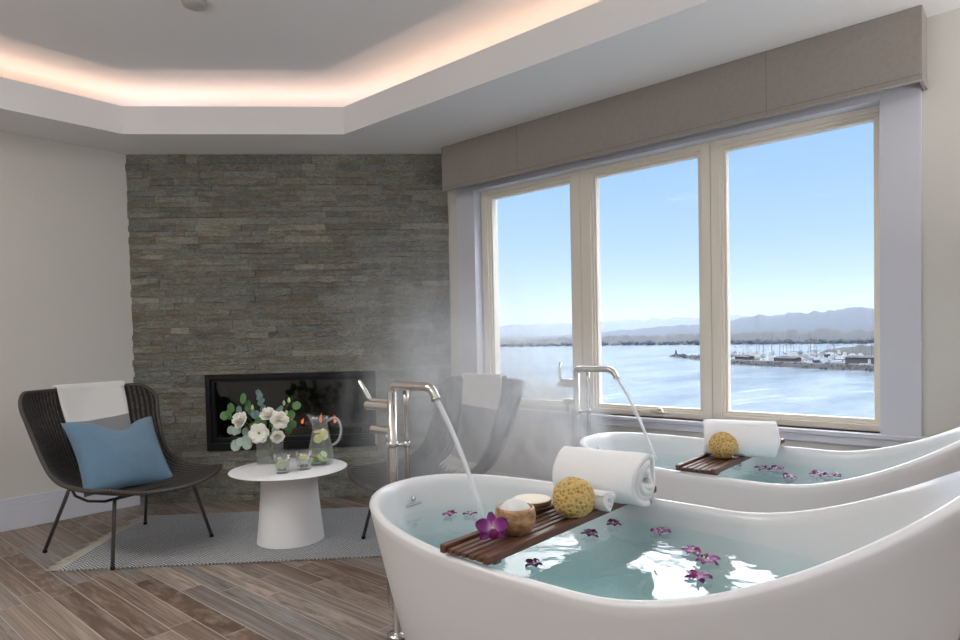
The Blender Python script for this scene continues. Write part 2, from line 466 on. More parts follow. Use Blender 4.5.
# linear gas fireplace
fp = empty('fireplace', sp((FX0+FX1)/2, FZ0, .0)); tag(fp, 'long black linear gas fireplace set in the stacked stone wall', 'fireplace')
inv = Matrix.Translation(fp.location).inverted()
def fbuild(m, name, mat, **kw):
    m.xf(inv); return m.build(name, mat, fp, **kw)
m = MB(); b = .032
sbox(m, FX0, FX1, FZ0, FZ0+b+.02, -.022, .05); sbox(m, FX0, FX1, FZ1-b, FZ1, -.022, .05)
sbox(m, FX0, FX0+b, FZ0+b+.02, FZ1-b, -.022, .05); sbox(m, FX1-b, FX1, FZ0+b+.02, FZ1-b, -.022, .05)
b2 = .055
sbox(m, FX0+b, FX1-b, FZ0+.05, FZ0+b2+.03, .0, .05); sbox(m, FX0+b, FX1-b, FZ1-b2, FZ1-b, .0, .05)
sbox(m, FX0+b, FX0+b2, FZ0+b2, FZ1-b2, .0, .05); sbox(m, FX1-b2, FX1-b, FZ0+b2, FZ1-b2, .0, .05)
fbuild(m, 'frame', M['black'], bevel=.002)
m = MB()
sbox(m, FX0+.03, FX1-.03, FZ0+.03, FZ0+.05, .05, .34); sbox(m, FX0+.03, FX1-.03, FZ1-.05, FZ1-.03, .05, .34)
sbox(m, FX0+.03, FX0+.05, FZ0+.05, FZ1-.05, .05, .34); sbox(m, FX1-.05, FX1-.03, FZ0+.05, FZ1-.05, .05, .34)
sbox(m, FX0+.03, FX1-.03, FZ0+.03, FZ1-.03, .34, .36)
fbuild(m, 'firebox', M['soot'])
m = MB(); sbox(m, FX0+b2, FX1-b2, FZ0+b2+.03, FZ1-b2, .03, .036); fbuild(m, 'glass_front', M['fireglass'])
m = MB(); sbox(m, FX0+.12, FX1-.12, FZ0+.05, FZ0+.12, .14, .24)
for i in range(150):
    s = rnd.uniform(FX0+.13, FX1-.13); d = rnd.uniform(.145, .235); r = rnd.uniform(.006, .013)
    c = Vector(sp(s, FZ0+.12+r*.3, d))
    m.obox(c-Vector((r,r,r))*.5, Vector((r, r*.3, 0)), Vector((-r*.3, r, .2*r)), Vector((0, -.2*r, r)))
fbuild(m, 'burner_bed', M['black'])
for s, h, tw in ((1.02, .06, .4), (1.235, .075, -.3), (1.335, .06, .2), (.80, .05, .1), (1.10, .04, -.2)):
    m = MB(); P = []
    for i in range(9):
        t = i/8; c = sp(s-SL*0+.012*sin(t*3+tw*5)*t+tw*.02*t, FZ0+.15+h*t, .19); P.append(c)
    m.tube(P, [.010*(sin(pi*min(1, (i/8)*.8+.2))**.8)*(1-(i/8)**2.5)+.0008 for i in range(9)], 8)
    fbuild(m, 'flame', M['flame'], smooth=True)

# baseboards
def skirting(name, p0, p1, nrm, h=.195, t=.016):
    m = MB(); p0 = Vector(p0); p1 = Vector(p1); n = Vector(nrm)
    d = (p1-p0)
    m.obox((*p0, 0), (*d, 0), (*(n*t), 0), (0, 0, h-.045)); m.obox((*p0, h-.045), (*d, 0), (*(n*(t-.006)), 0), (0, 0, .045))
    return struct(m.build(name, M['trim'], bevel=.003))
skirting('baseboard_left', (X0, L), (SA.x, L), (0, -1))
skirting('baseboard_right', (W, Y0), (W, SB.y), (-1, 0))

# window casing, sill, windows
m = MB(); cx0, cx1 = W-.020, W
m.box((cx0, wy1, wz0-.03), (cx1, 3.0772, HC)); m.box((cx0, .3687, wz0-.02), (cx1, wy0, HC)); m.box((cx0, wy0, wz1), (cx1, wy1, HC))
struct(m.build('trim_1', M['trim'], bevel=.002))
m = MB(); m.box((W-.035, .345, wz0-.022), (W+.09, 3.1, wz0)); m.box((W-.022, .37, wz0-.06), (W, 3.08, wz0-.022))
struct(m.build('trim_2', M['trim'], bevel=.004))
m = MB(); rv = .012   # painted reveal of the opening
m.box((W-.02, wy0-.001, wz0), (W+.09, wy0+rv*.4, wz1)); m.box((W-.02, wy1-rv*.4, wz0), (W+.09, wy1+.001, wz1)); m.box((W-.02, wy0, wz1-rv*.4), (W+.09, wy1, wz1+.001))
struct(m.build('trim_3', M['trim']))
GX = W+.09
units = [(2.8327, 2.1998, 2.9110, 2.1110), (2.0132, 1.3819, 2.1110, 1.3055), (1.2298, .5606, 1.3055, .5215)]
gz0, gz1 = .6963, 2.0691
for i, (ga, gb, oa, ob) in enumerate(units):
    # outer frame (ring of 4), stepped sash, thin bead, glass
    m = MB(); zt, zb = wz1-.005, wz0
    def ring(m, x0, x1, a, b, z0, z1, a2, b2, z02, z12):
        # a>b outer y bounds; a2>b2 inner
        m.box((x0, a2, z0), (x1, a, z1)); m.box((x0, b, z0), (x1, b2, z1))
        m.box((x0, b2, z0), (x1, a2, z02)); m.box((x0, b2, z12), (x1, a2, z1))
    sy = .026
    ring(m, W+.055, W+.13, oa-.001, ob+.001, zb, zt, ga+sy, gb-sy, gz0-.024, gz1+.026)
    fo = m.build('window_%d' % (i+1), M['beige'], bevel=.002); struct(fo)
    m = MB(); ring(m, W+.068, W+.12, ga+sy, gb-sy, gz0-.024, gz1+.026, ga+.012, gb-.012, gz0-.011, gz1+.012)
    ring(m, W+.080, W+.12, ga+.012, gb-.012, gz0-.011, gz1+.012, ga, gb, gz0, gz1)
    m.build('sash', M['beige'], fo, bevel=.0015)
    m = MB(); ring(m, W+.0795, W+.081, ga+.0165, gb-.0165, gz0-.0155, gz1+.0165, ga+.012, gb-.012, gz0-.011, gz1+.012)
    m.build('gasket', M['gap'], fo)
    m = MB(); m.box((GX+.002, gb-.002, gz0-.002), (GX+.007, ga+.002, gz1+.002)); m.build('glass_pane', M['pane'], fo)
    if i == 1:
        m = MB(); m.box((W+.035, 1.585, .668), (W+.056, 1.655, .682)); 
        m.tube([(W+.045, 1.62, .68), (W+.030, 1.615, .688), (W+.026, 1.60, .69), (W+.024, 1.70, .676), (W+.024, 1.73, .674)], [.008, .008, .006, .005, .006], 8)
        m.lathe([(.001, 0), (.012, .002), (.014, .010), (.010, .018), (.001, .020)], 16, (W+.040, 1.600, .678))
        m.build('window_crank', M['beige'], fo, smooth=True)
for y in (2.111, 1.3055):
    pass

# valance box
vb = empty('valance', (W-.07, 1.7, 2.1234)); tag(vb, 'long grey linen box valance above the three windows', 'valance')
m = MB(); vx = W-.1465; y0, y1 = .3508, 3.085; z0 = 2.1234
m.box((vx, y0, z0), (vx+.012, y1, HC-.001)); m.box((vx+.012, y0, z0), (W-.001, y0+.012, HC-.001)); m.box((vx+.012, y0+.012, HC-.014), (W-.001, y1, HC-.001))
inv2 = Matrix.Translation(vb.location).inverted(); m.xf(inv2); m.build('fabric_board', M['valance'], vb, bevel=.003)
m = MB(); m.tube([(vx-.001, y1, z0+.003), (vx-.001, y0, z0+.003), (W-.01, y0-.001, z0+.003)], .004, 8)
m.xf(inv2); m.build('welt', M['valance'], vb, smooth=True)
m = MB(); 
m.box((vx-.0012, y0, z0+.026), (vx+.001, y1, z0+.0275))
for y in (2.434, .958): m.box((vx-.0012, y-.001, z0), (vx+.001, y+.001, HC-.002))
m.xf(inv2); m.build('seam', plain('valance_seam', srgb(120,112,106), .9), vb)

# small round fitting on the raised ceiling
m = MB(); m.lathe([(.001, 0), (.052, 0), (.060, -.012), (.056, -.026), (.04, -.034), (.001, -.034)][::-1], 32)
o = m.build('smoke_detector', plain('detector_grey', srgb(180,176,170), .5), smooth=True, loc=(1.473, 3.028, HT)); tag(o, 'small round grey fitting on the raised ceiling', 'smoke detector')

# warm cove light strips lying on the ledge behind the upstand
def strip(p, q, power):
    p = Vector(p); q = Vector(q); l = (q-p).length; mid = (p+q)/2
    d = bpy.data.lights.new('cove_strip', 'AREA'); d.shape = 'RECTANGLE'; d.size = l; d.size_y = .025
    d.color = (1., .66, .49); d.energy = power*l
    o = bpy.data.objects.new('cove_strip', d); COL.objects.link(o)
    o.location = (mid.x, mid.y, 2.492); o.rotation_euler = (pi, 0, math.atan2((q-p).y, (q-p).x))
r2 = offset_ring(.20)
CP = 1.45
strip(r2[4], r2[0], CP); strip(r2[0], r2[1], CP); strip(r2[1], r2[2], CP)

# ------------------------------------------------------------------ rug
e1 = Vector((cos(-pi/4), sin(-pi/4))); e2 = Vector((cos(pi/4), sin(pi/4)))
rg = empty('rug', (.982, 3.648, 0), -pi/4); tag(rg, 'grey flat-woven herringbone rug with fringed end under the round table', 'rug')
RL, RW = 2.05, .985
m = MB(); nx, ny = 90, 44
top = [[(RL*i/nx, RW*j/ny + .004*sin(i*.7)*(1 if j in (0, ny) else 0), .009+.0015*noise.noise(Vector((i*.23, j*.23, 0)))) for i in range(nx+1)] for j in range(ny+1)]
m.grid(top)
b = len(m.v)
edge = [(j, 0) for j in range(ny+1)]
m.box((0.002, 0.004, .0005), (RL, RW-.004, .0075))
m.build('woven_field', M['rug'], rg, smooth=False)
m = MB(); rf_ = random.Random(3)
for i in range(150):
    y = RW*(i+.5)/150; l = rf_.uniform(.045, .085); dy = rf_.uniform(-.02, .02)
    m.tube([(.004, y, .008), (-l*.5, y+dy*.4, .007+rf_.uniform(0, .006)), (-l, y+dy, .004)], [.0028, .0024, .0012], 4)
m.build('fringe', M['rugfringe'], rg)
m = MB()
for i in range(260):
    x = RL*(i+.5)/260; l = rf_.uniform(.002, .008)
    m.tube([(x, .004, .006), (x+rf_.uniform(-.003, .003), -l, .004)], [.0028, .001], 4)
m.build('bound_edge', M['rugfringe'], rg)

# ------------------------------------------------------------------ lounge chair
CTR = [(.412, .352), (.30, .335), (.14, .318), (-.02, .318), (-.16, .338), (-.27, .395), (-.345, .50), (-.40, .62), (-.445, .74), (-.478, .855)]
EDG = [(.325, .385, .405), (.335, .25, .392), (.338, .10, .392), (.338, -.03, .405), (.338, -.12, .445), (.343, -.175, .51), (.352, -.22, .595), (.366, -.255, .69), (.382, -.285, .785), (.385, -.315, .862)]
def crom(P, t):
    n = len(P)-1; t = max(0, min(n-1e-6, t*n)); i = int(t); f = t-i
    g = lambda k: Vector(P[max(0, min(n, k))]) if 0 <= k <= n else (Vector(P[0])*2-Vector(P[1]) if k < 0 else Vector(P[n])*2-Vector(P[n-1]))
    a, b, c, d = g(i-1), g(i), g(i+1), g(i+2)
    return .5*((2*b)+(-a+c)*f+(2*a-5*b+4*c-d)*f*f+(-a+3*b-3*c+d)*f**3)
def shell(u, s):
    """u -1..1 across, s 0 (front) .. 1 (top)"""
    au = abs(u); a_ = (au-.80)/.20; b_ = (s-.84)/.16
    if a_ > 0 and b_ > 0:
        a2 = a_*sqrt(1-.5*b_*b_); b2 = b_*sqrt(1-.5*a_*a_)
        u = math.copysign(.80+.20*a2, u); s = .84+.16*b2
    c = crom([Vector((0, y, z)) for y, z in CTR], s); e = crom(EDG, s)
    k = abs(u)**2.3
    if s < .12:
        e = e-Vector((0, .035*(1-s/.12)*abs(u)**4, 0))
    return Vector((e.x*u, -(c.y+(e.y-c.y)*k), c.z+(e.z-c.z)*k))
def shell_n(u, s, h=.01):
    a = shell(min(1, u+h), s)-shell(max(-1, u-h), s); b = shell(u, min(1, s+h))-shell(u, max(0, s-h))
    n = a.cross(b).normalized()          # towards the sitter (up / forward)
    return n
def make_chair():
    root = empty('lounge_chair', (0,0,0))
    m = MB(); NU, NS = 48, 64
    m.grid([[shell(-1+2*j/NU, i/NS) for j in range(NU+1)] for i in range(NS+1)])
    m.build('wicker_shell', M['wicker'], root, smooth=True, solid=.014)
    path = []
    for i in range(60): path.append(shell(1, i/60))
    for j in range(40): path.append(shell(1-2*j/40, 1))
    for i in range(60): path.append(shell(-1, 1-i/60))
    for j in range(40): path.append(shell(-1+2*j/40, 0))
    m = MB(); m.tube(path, .0115, 10, closed=True)
    m.build('rim', M['wickerrim'], root, smooth=True)
    # steel legs, bent at the top under the shell
    for sx, sy in ((-1, 1), (1, 1), (1, -1), (-1, -1)):
        fx, fy = .288*sx, .300*sy
        tx, ty = .225*sx, (.235*sy if sy > 0 else -.17)
        zt = .345 if sy < 0 else .335
        P = [Vector((tx*.72, -ty, zt-.004)), Vector((tx*.9, -ty, zt-.004)), Vector((tx, -ty, zt-.010)), Vector((tx+(fx-tx)*.07, -(ty+(fy-ty)*.07), zt-.035)), Vector((fx, -fy, .012))]
        m = MB(); m.tube(P, .0095, 10)
        lg = m.build('leg', M['darkleg'], root, smooth=True)
        m = MB(); m.lathe([(.0105, 0), (.0115, .004), (.0115, .014), (.010, .016)], 14, (fx, -fy, 0)); m.build('foot_cap', M['black'], lg, smooth=True)
    m = MB()
    zt = .331
    m.tube([(-.20, -.235, zt), (.20, -.235, zt)], .008, 8); m.tube([(-.20, .17, zt+.008), (.20, .17, zt+.008)], .008, 8)
    for sx in (-1, 1):
        m.tube([(.21*sx, -.235, zt), (.235*sx, -.17, zt-.018), (.245*sx, -.04, zt-.028), (.235*sx, .09, zt-.016), (.21*sx, .17, zt+.008)], .007, 8)
    m.build('seat_frame', M['black'], root, smooth=True)
    return root
chair = make_chair(); chair.location = (1.37, 3.78, .011); chair.rotation_euler = (0, 0, math.atan2(.17, .77))
chair2 = copy_tree(chair); chair2.location = (2.46, 2.475, .011); chair2.rotation_euler = (0, 0, math.atan2(-.98, -.20))
tag(chair, 'dark wicker lounge chair with blue cushion by the left wall', 'chair', 'wicker lounge chairs')
tag(chair2, 'wicker lounge chair behind the steam, near the windows', 'chair', 'wicker lounge chairs')

def make_throw(u0, u1, skew, send, label, loc, rz):
    """woollen throw laid over the chair back: hangs behind, drapes down inside; returned in chair coordinates"""
    root = empty('throw_blanket', loc, rz)
    rows = []; N = 54; NUU = 16; back = .30
    Ltot = []
    for i in range(N+1):
        t = i/N; row = []
        for j in range(NUU+1):
            f = j/NUU; uu = u0+(u1-u0)*f
            if t < .28:       # behind the back, hanging
                q = t/.28; uu2 = uu
                top = shell(uu2, 1.); p = Vector((top.x, top.y+.028, top.z - back*(1-q)))
                p.y += .012*(1-q)+.004*sin(f*9)
                p.z += .010*q
            elif t < .34:     # over the rim
                q = (t-.28)/.06; top = shell(uu, 1.)
                a = pi*q; p = top+Vector((0, .026*cos(a), .014+.012*sin(a)))
            else:
                q = (t-.34)/.66; s = 1-q*(1-send)
                uu2 = uu+skew*q
                n = shell_n(max(-.95, min(.95, uu2)), min(.98, s))
                p = shell(uu2, s)+n*(.020+.004*sin(f*11+q*3)+.012*q*abs(sin(f*5+1)))
            row.append(p)
        rows.append(row)
    m = MB(); m.grid(rows)
    # grid uv: v along the length; only the inner drape carries the white/grey split
    m.build('blanket', M['throw'], root, smooth=True, solid=.011)
    m = MB(); rr = random.Random(5)
    last = rows[-1]; prev = rows[-3]
    for j in range(34):
        f = j/33*NUU; a = int(min(NUU-1, f)); g = f-a
        p = last[a].lerp(last[a+1], g); d = (p-prev[a].lerp(prev[a+1], g)).normalized()
        l = rr.uniform(.045, .065)
        q = p+d*l+Vector((rr.uniform(-.008, .008), 0, rr.uniform(-.004, .006)))
        m.tube([p, p.lerp(q, .5)+Vector((0, 0, .004)), q], [.004, .0035, .0015], 5)
    m.build('fringe', M['fringe'], root, smooth=True)
    return tag(root, label, 'throw', 'white and grey fringed throws')
make_throw(-.30, .66, -.0, .42, 'white and grey throw over the back of the chair with the blue cushion', chair.location, chair.rotation_euler.z)
make_throw(-.70, .06, .22, .47, 'fringed white and grey throw draped over the chair behind the steam', chair2.location, chair2.rotation_euler.z)

# cushion
def cushion():
    m = MB(); n = 28; S = .245
    for side in (1, -1):
        rows = []
        for i in range(n+1):
            row = []
            for j in range(n+1):
                a = -1+2*j/n; b = -1+2*i/n
                px = a*(1-.10*(1-abs(a)**1.5*0)*(1-b*b)**1*.0)
                # pinched sides between pointed corners
                ex = 1-.09*(1-b*b); ey = 1-.09*(1-a*a)
                th = .078*((1-a**2)*(1-b**2))**.42
                th *= 1-.38*math.exp(-((a-.1)**2)*9)*max(0, b)**1.6      # karate chop in the top edge
                dip = .075*math.exp(-((a-.12)**2)*7)*max(0, b)**2.2
                w = .006*noise.noise(Vector((a*3, b*3, side*2)))
                row.append((a*ex*S, side*(th+w*(1-a*a)*(1-b*b)), b*ey*S-dip))
            rows.append(row if side > 0 else row[::-1])
        m.grid(rows)
    o = m.build('throw_pillow', M['blue'], smooth=True)
    bm = bmesh.new(); bm.from_mesh(o.data); bmesh.ops.remove_doubles(bm, verts=bm.verts, dist=.0006); bm.to_mesh(o.data); bm.free()
    o.data.polygons.foreach_set('use_smooth', [True]*len(o.data.polygons))
    return o
pl = cushion()
Mch = Matrix.Translation(chair.location) @ Matrix.Rotation(chair.rotation_euler.z, 4, 'Z')
pl.matrix_world = Mch @ Matrix.Translation((.01, .078, .500)) @ Matrix.Rotation(radians(-7), 4, 'Z') @ Matrix.Rotation(radians(-38), 4, 'X') @ Matrix.Rotation(radians(2), 4, 'Y') @ Matrix.Diagonal((1, 1, .95, 1))
tag(pl, 'soft blue square cushion leaning in the dark wicker chair', 'cushion')

# ------------------------------------------------------------------ side table
TZ = .41; TC = Vector((1.975, 3.145))
tb = empty('side_table', (TC.x, TC.y, .009)); tag(tb, 'low round white side table on a tapered drum base', 'table')
m = MB(); m.lathe([(.004, TZ-.030), (.24, TZ-.026), (.300, TZ-.018), (.316, TZ-.013), (.318, TZ-.0105), (.314, TZ-.009), (.004, TZ-.009)], 96); m.build('tabletop', M['white_lacquer'], tb, smooth=True); flatsides(tb.children[0], 25)
m = MB(); m.lathe([(.176, 0), (.182, .003), (.181, .01), (.168, .13), (.157, .25), (.150, TZ-.030)], 96); o = m.build('base', M['white_lacquer'], tb, smooth=True); flatsides(o, 40)

# glasses, vase, pitcher
def tumbler(loc, sc=1.):
    root = empty('water_glass', loc)
    m = MB(); m.lathe([(.001, .0), (.030, .0), (.033, .004), (.038, .085), (.0363, .0852), (.0315, .013), (.001, .011)], 40); m.build('glass_body', M['glass'], root, smooth=True)
    m = MB(); m.lathe([(.001, .013), (.0310, .0135), (.0350, .062), (.001, .0625)], 40); m.build('drink', M['jugwater'], root, smooth=True); root.scale = (1.15, 1.15, 1.2)
    return root
g1 = tumbler((1.877, 3.053, TZ)); tag(g1, 'clear tumbler with an upright lime slice, at the table front left of the jug', 'glass', 'tumblers on the side table')
g2 = tumbler((2.004, 3.040, TZ)); tag(g2, 'clear tumbler with a lemon slice lying in it, beside the jug', 'glass', 'tumblers on the side table')
def slice_(name, r, t, mat, M4, label, group):
    m = MB(); n = 28; a0 = len(m.v)
    c0 = m.vert((0, 0, t/2)); c1 = m.vert((0, 0, -t/2))
    top = [m.vert((r*cos(2*pi*i/n), r*sin(2*pi*i/n), t/2)) for i in range(n)]; bot = [m.vert((r*cos(2*pi*i/n), r*sin(2*pi*i/n), -t/2)) for i in range(n)]
    for i in range(n):
        j = (i+1) % n
        m.face((c0, top[i], top[j]), [(0, i/n), (1, i/n), (1, (i+1)/n)]); m.face((c1, bot[j], bot[i]), [(0, i/n), (1, (i+1)/n), (1, i/n)])
        m.face((top[i], bot[i], bot[j], top[j]), [(1, 0)]*4)
    o = m.build(name, mat); o.matrix_world = M4; return tag(o, label, 'fruit slice', group)
R_ = Matrix.Rotation; T_ = Matrix.Translation
camdir = Vector((-.755, -.655, 0))
def facing(p, yaw=0, tilt=90):   # disc whose face looks towards the room's middle
    return T_(p) @ R_(math.atan2(-.655, -.755)+radians(yaw), 4, 'Z') @ R_(radians(tilt), 4, 'Y')
slice_('lime_slice', .0275, .005, M['lime'], facing((1.866, 3.040, TZ+.052), 0, 82), 'lime slice standing inside the left tumbler', None)
slice_('lemon_slice', .027, .005, M['lemon'], facing((2.002, 3.038, TZ+.066), 20, 25), 'lemon slice floating in the tumbler beside the jug', None)
for gi, (gx, gy) in enumerate(((1.877, 3.053), (2.004, 3.040))):
    for k in range(5):
        m = MB(); m.lathe([(.001, -.006), (.006, -.004), (.008, 0), (.006, .004), (.001, .006)], 10)
        o = m.build('dark_berry', M['ice'], smooth=True, loc=(gx+.016*cos(k*1.26), gy+.016*sin(k*1.26), TZ+.021))
        tag(o, 'small dark berry at the bottom of the %s' % ('tumbler with the upright lime slice' if gi == 0 else 'tumbler beside the jug'), 'berry', 'berries in the %s tumbler' % ('lime' if gi == 0 else 'lemon'))
# vase
vz = empty('glass_vase', (2.003, 3.382, TZ)); tag(vz, 'square clear glass vase holding the white flowers', 'vase')
m = MB()
def sqring(w, z, r=.006):
    pts = []
    for cx, cy, a0 in ((1, 1, 0), (-1, 1, 90), (-1, -1, 180), (1, -1, 270)):
        for a in (0, 45, 90):
            an = radians(a0+a); pts.append(((w-r)*cx+r*cos(an), (w-r)*cy+r*sin(an), z))
    return pts
m.rings([sqring(.060, 0), sqring(.060, .150), sqring(.057, .150), sqring(.057, .008)], True, True); m.xf(R_(radians(35), 4, 'Z')); m.build('glass_body', M['glass'], vz)
m = MB(); m.rings([sqring(.0562, .009), sqring(.0562, .10)]); m.xf(R_(radians(35), 4, 'Z')); m.build('vase_water', M['jugwater'], vz)
# pitcher
pt = empty('glass_pitcher', (2.150, 3.090, TZ)); tag(pt, 'clear glass jug of lemon water with a curved handle', 'jug')
m = MB()
prof = [(.001, 0), (.048, 0), (.062, .012), (.066, .030), (.060, .065), (.048, .115), (.040, .155), (.037, .175), (.040, .195), (.046, .215)]
def pring(r, z, k):
    pts = []
    for i in range(48):
        a = 2*pi*i/48; rr = r
        if k > .0: rr = r*(1+.45*k*max(0, cos(a))**6); 
        pts.append((rr*cos(a), rr*sin(a), z+(.014*k*max(0, cos(a))**4)))
    return pts
ringsP = [pring(r, z, max(0, (z-.165)/.05)) for r, z in prof]
ringsI = [pring(r-.0022, max(z, .006), max(0, (z-.165)/.05)) for r, z in prof[1:]][::-1]
m.rings(ringsP+ringsI, True, True); m.xf(R_(radians(150), 4, 'Z')); m.build('jug_body', M['glass'], pt, smooth=True)
m = MB()
hp = [(.040, 0, .195), (.060, 0, .205), (.085, 0, .198), (.100, 0, .170), (.100, 0, .135), (.088, 0, .105), (.068, 0, .088), (.056, 0, .084)]
m.tube([crom([Vector(p) for p in hp], i/28) for i in range(29)], .0065, 10); m.xf(R_(radians(-45), 4, 'Z')); m.build('handle', clear('handle_glass', (.82,.84,.84,1), 1.6, white=.28), pt, smooth=True)
m = MB(); m.lathe([(.001, .007), (.058, .014), (.062, .030), (.057, .064), (.0455, .113), (.0375, .150), (.001, .1505)], 48); m.build('jug_water', M['jugwater'], pt, smooth=True); pt.scale = (1.16, 1.16, 1.28)
rp = random.Random(4)
for i, (dx, dy, dz, mt, tlt, yw) in enumerate([(-.022, -.012, .118, 'lemon', 80, -10), (.004, -.022, .128, 'lemon', 70, 30), (.018, -.006, .14, 'lemon', 60, 60), (-.006, .012, .146, 'lemon', 10, 0)]):
    slice_('lemon_slice', .026, .004, M[mt], facing((2.150+dx*1.16, 3.090+dy*1.16, TZ+dz*1.28), yw, tlt), 'lemon slice floating near the top of the glass jug', 'lemon slices in the jug')
for i in range(11):
    a = i*2.4; r = .012+.026*((i*.618) % 1)
    slice_('lime_slice', .022, .005, M['lime' if i % 3 else 'lemon'], facing((2.150+r*cos(a), 3.090+r*sin(a), TZ+.022+.0035*i), rp.uniform(0, 180), rp.uniform(10, 75)), 'citrus slice in the pile at the bottom of the jug', 'citrus slices at the bottom of the jug')

# flowers
VB = Vector((2.003, 3.382, TZ))
rt = Vector((.655, -.755, 0)); up = Vector((0, 0, 1)); tw = Vector((-.755, -.655, 0))
def fpos(px, pz, dep=0):   # right / up / towards-room offsets from the vase foot
    return VB+rt*px+up*pz+tw*dep
def petal_grid(m, c, ax, side, nrm, ln, wd, cup, n=5):
    rows = []
    for i in range(n+1):
        t = i/n; w = wd*sin(pi*min(1, .12+t*.8))**.7
        row = []
        for j in range(5):
            a = -1+j/2
            row.append(c+ax*ln*t+side*a*w+nrm*(cup*t*t+.25*cup*a*a))
        rows.append(row)
    m.grid(rows)
def rose(c, nrm, r, label, face_open=False):
    c = Vector(c); n = Vector(nrm).normalized(); u = n.cross(Vector((.1, .2, 1))).normalized(); v = n.cross(u)
    root = empty('white_bloom', c)
    m = MB(); k = 0
    for layer, (cnt, ln, cup, off) in enumerate(((6, 1., .25, 0), (5, .85, .55, .3), (5, .65, .8, .6), (4, .42, .8, .2))):
        for i in range(cnt):
            a = 2*pi*i/cnt+off; ax = u*cos(a)+v*sin(a); sd = n.cross(ax)
            if face_open and layer > 1: continue
            petal_grid(m, n*(.10*r*layer), (ax+n*(.15+.35*layer)).normalized() if not face_open else (ax+n*.12).normalized(), sd, n, r*ln, r*.52*ln, r*cup*.4)
    m.build('petals', M['rose'], root, smooth=True, solid=.001)
    if face_open:
        m = MB(); m.lathe([(.001, -.003), (.006, 0), (.006, .006), (.001, .009)], 12); m.xf(T_(n*.008) @ n.to_track_quat('Z', 'Y').to_matrix().to_4x4()); m.build('flower_center', M['rosecore'], root, smooth=True)
    m = MB(); base = VB+Vector((.01*cos(c.x*300), .01*sin(c.x*500), .012))-c
    p0 = -n*.004; mid = (VB+up*.135+(c-VB)*.10-c); mid.z = (VB.z+.13-c.z)
    m.tube([crom([p0, p0-n*.02, mid, base], i/14) for i in range(15)], .0022, 6); m.build('stem', M['stem'], root, smooth=True)
    return tag(root, label, 'flower', 'white flowers in the glass vase')
rose(fpos(-.141, .256, .05), tw+up*.5-rt*.6, .052, 'white bloom, furthest left in the vase')
rose(fpos(-.029, .186, .085), tw*1.2+up*.1, .060, 'wide open white bloom with a dark centre, low in front of the vase', True)
rose(fpos(.006, .275, .03), tw*.6+up, .050, 'white bloom at the top middle of the bunch')
rose(fpos(.073, .252, .05), tw+up*.5+rt*.7, .056, 'white bloom on the side of the bunch nearest the jug')
rose(fpos(.064, .165, .06), tw+rt*.5-up*.5, .042, 'drooping white bloom just above the right vase edge')
def leafdisc(m, c, n, r, long_=1.):
    c = Vector(c); n = Vector(n).normalized(); u = n.cross(Vector((.3, .1, 1))).normalized(); v = n.cross(u)
    rows = []
    for i in range(7):
        t = i/6; w = r*sqrt(max(0.0, 1-(2*t-1)**2))*.95+.0006
        rows.append([c+v*(2*t-1)*r*long_+u*(-1+j/2)*w+n*(.12*r*(((-1+j/2))**2)) for j in range(5)])
    m.grid(rows)
def sprig(tip_list, mat, label, r, stemto, long_=1., grp='leafy sprigs in the glass vase'):
    c = Vector(tip_list[0]); root = empty('leafy_sprig', c)
    m = MB(); rs_ = random.Random(int(abs(c.x*1e4)))
    for p in tip_list:
        p = Vector(p); leafdisc(m, p-c, tw+Vector((rs_.uniform(-.6, .6), rs_.uniform(-.6, .6), rs_.uniform(-.4, .6))), r*rs_.uniform(.8, 1.15), long_)
    m.build('leaves', mat, root, smooth=True, solid=.0008)
    m = MB(); base = VB+Vector((.012*sin(c.x*900), .012*cos(c.x*700), .014))-c
    pts = [Vector((0, 0, 0)), Vector(stemto)-c, base]
    m.tube([crom(pts, i/14) for i in range(15)], .0016, 6)
    for p in tip_list[1:]:
        m.tube([Vector(p)-c, (Vector(p)-c)*.6+(Vector(stemto)-c)*.4], .0012, 5)
    m.build('stem', M['stem'], root, smooth=True)
    return tag(root, label, 'foliage', grp)
mid = fpos(0, .14, .01)
sprig([fpos(-.259, .280, .0), fpos(-.233, .288, .0), fpos(-.215, .326, .01)], M['leafgreen'], 'sprig of green oval leaves, furthest left', .027, mid, 1.2)
sprig([fpos(-.146, .378, .0), fpos(-.125, .335, -.01)], M['leafgreen'], 'tall sprig with one upright green leaf on the left', .024, mid, 1.4)
sprig([fpos(-.165, .314, .02), fpos(-.10, .30, 0), fpos(-.07, .285, .02)], M['leafblue'], 'sprig of grey-blue round leaves beside the left bloom', .029, mid)
sprig([fpos(-.060, .41, -.01), fpos(-.048, .395, 0), fpos(-.056, .38, .005), fpos(-.04, .365, .0), fpos(-.045, .35, .01), fpos(-.032, .33, .0), fpos(-.04, .312, .0)], M['leafblue'], 'tall upright grey-blue sprig in the middle of the vase', .018, mid)
sprig([fpos(.166, .332, .01), fpos(.13, .28, .01)], M['leafgreen'], 'sprig with one large round green leaf at the top right', .027, mid)
sprig([fpos(.076, .314, .02), fpos(.06, .30, .01)], M['leafblue'], 'sprig of small blue-green leaves above the right bloom', .020, mid)
sprig([fpos(.14, .227, .02), fpos(.115, .21, .02), fpos(.12, .19, .01)], M['leafgreen'], 'sprig of green leaves pointing to the jug', .028, mid)
sprig([fpos(-.215, .200, .03), fpos(-.19, .195, .03), fpos(-.165, .20, .035), fpos(-.13, .19, .03)], M['leafdusty'], 'dusty grey leaf sprig on the left, under the left bloom', .023, mid, 1.3)
sprig([fpos(-.185, .112, .04), fpos(-.16, .13, .04), fpos(-.114, .118, .05), fpos(-.115, .145, .05)], M['leafdusty'], 'low drooping dusty grey leaf sprig over the table', .026, mid, 1.3)
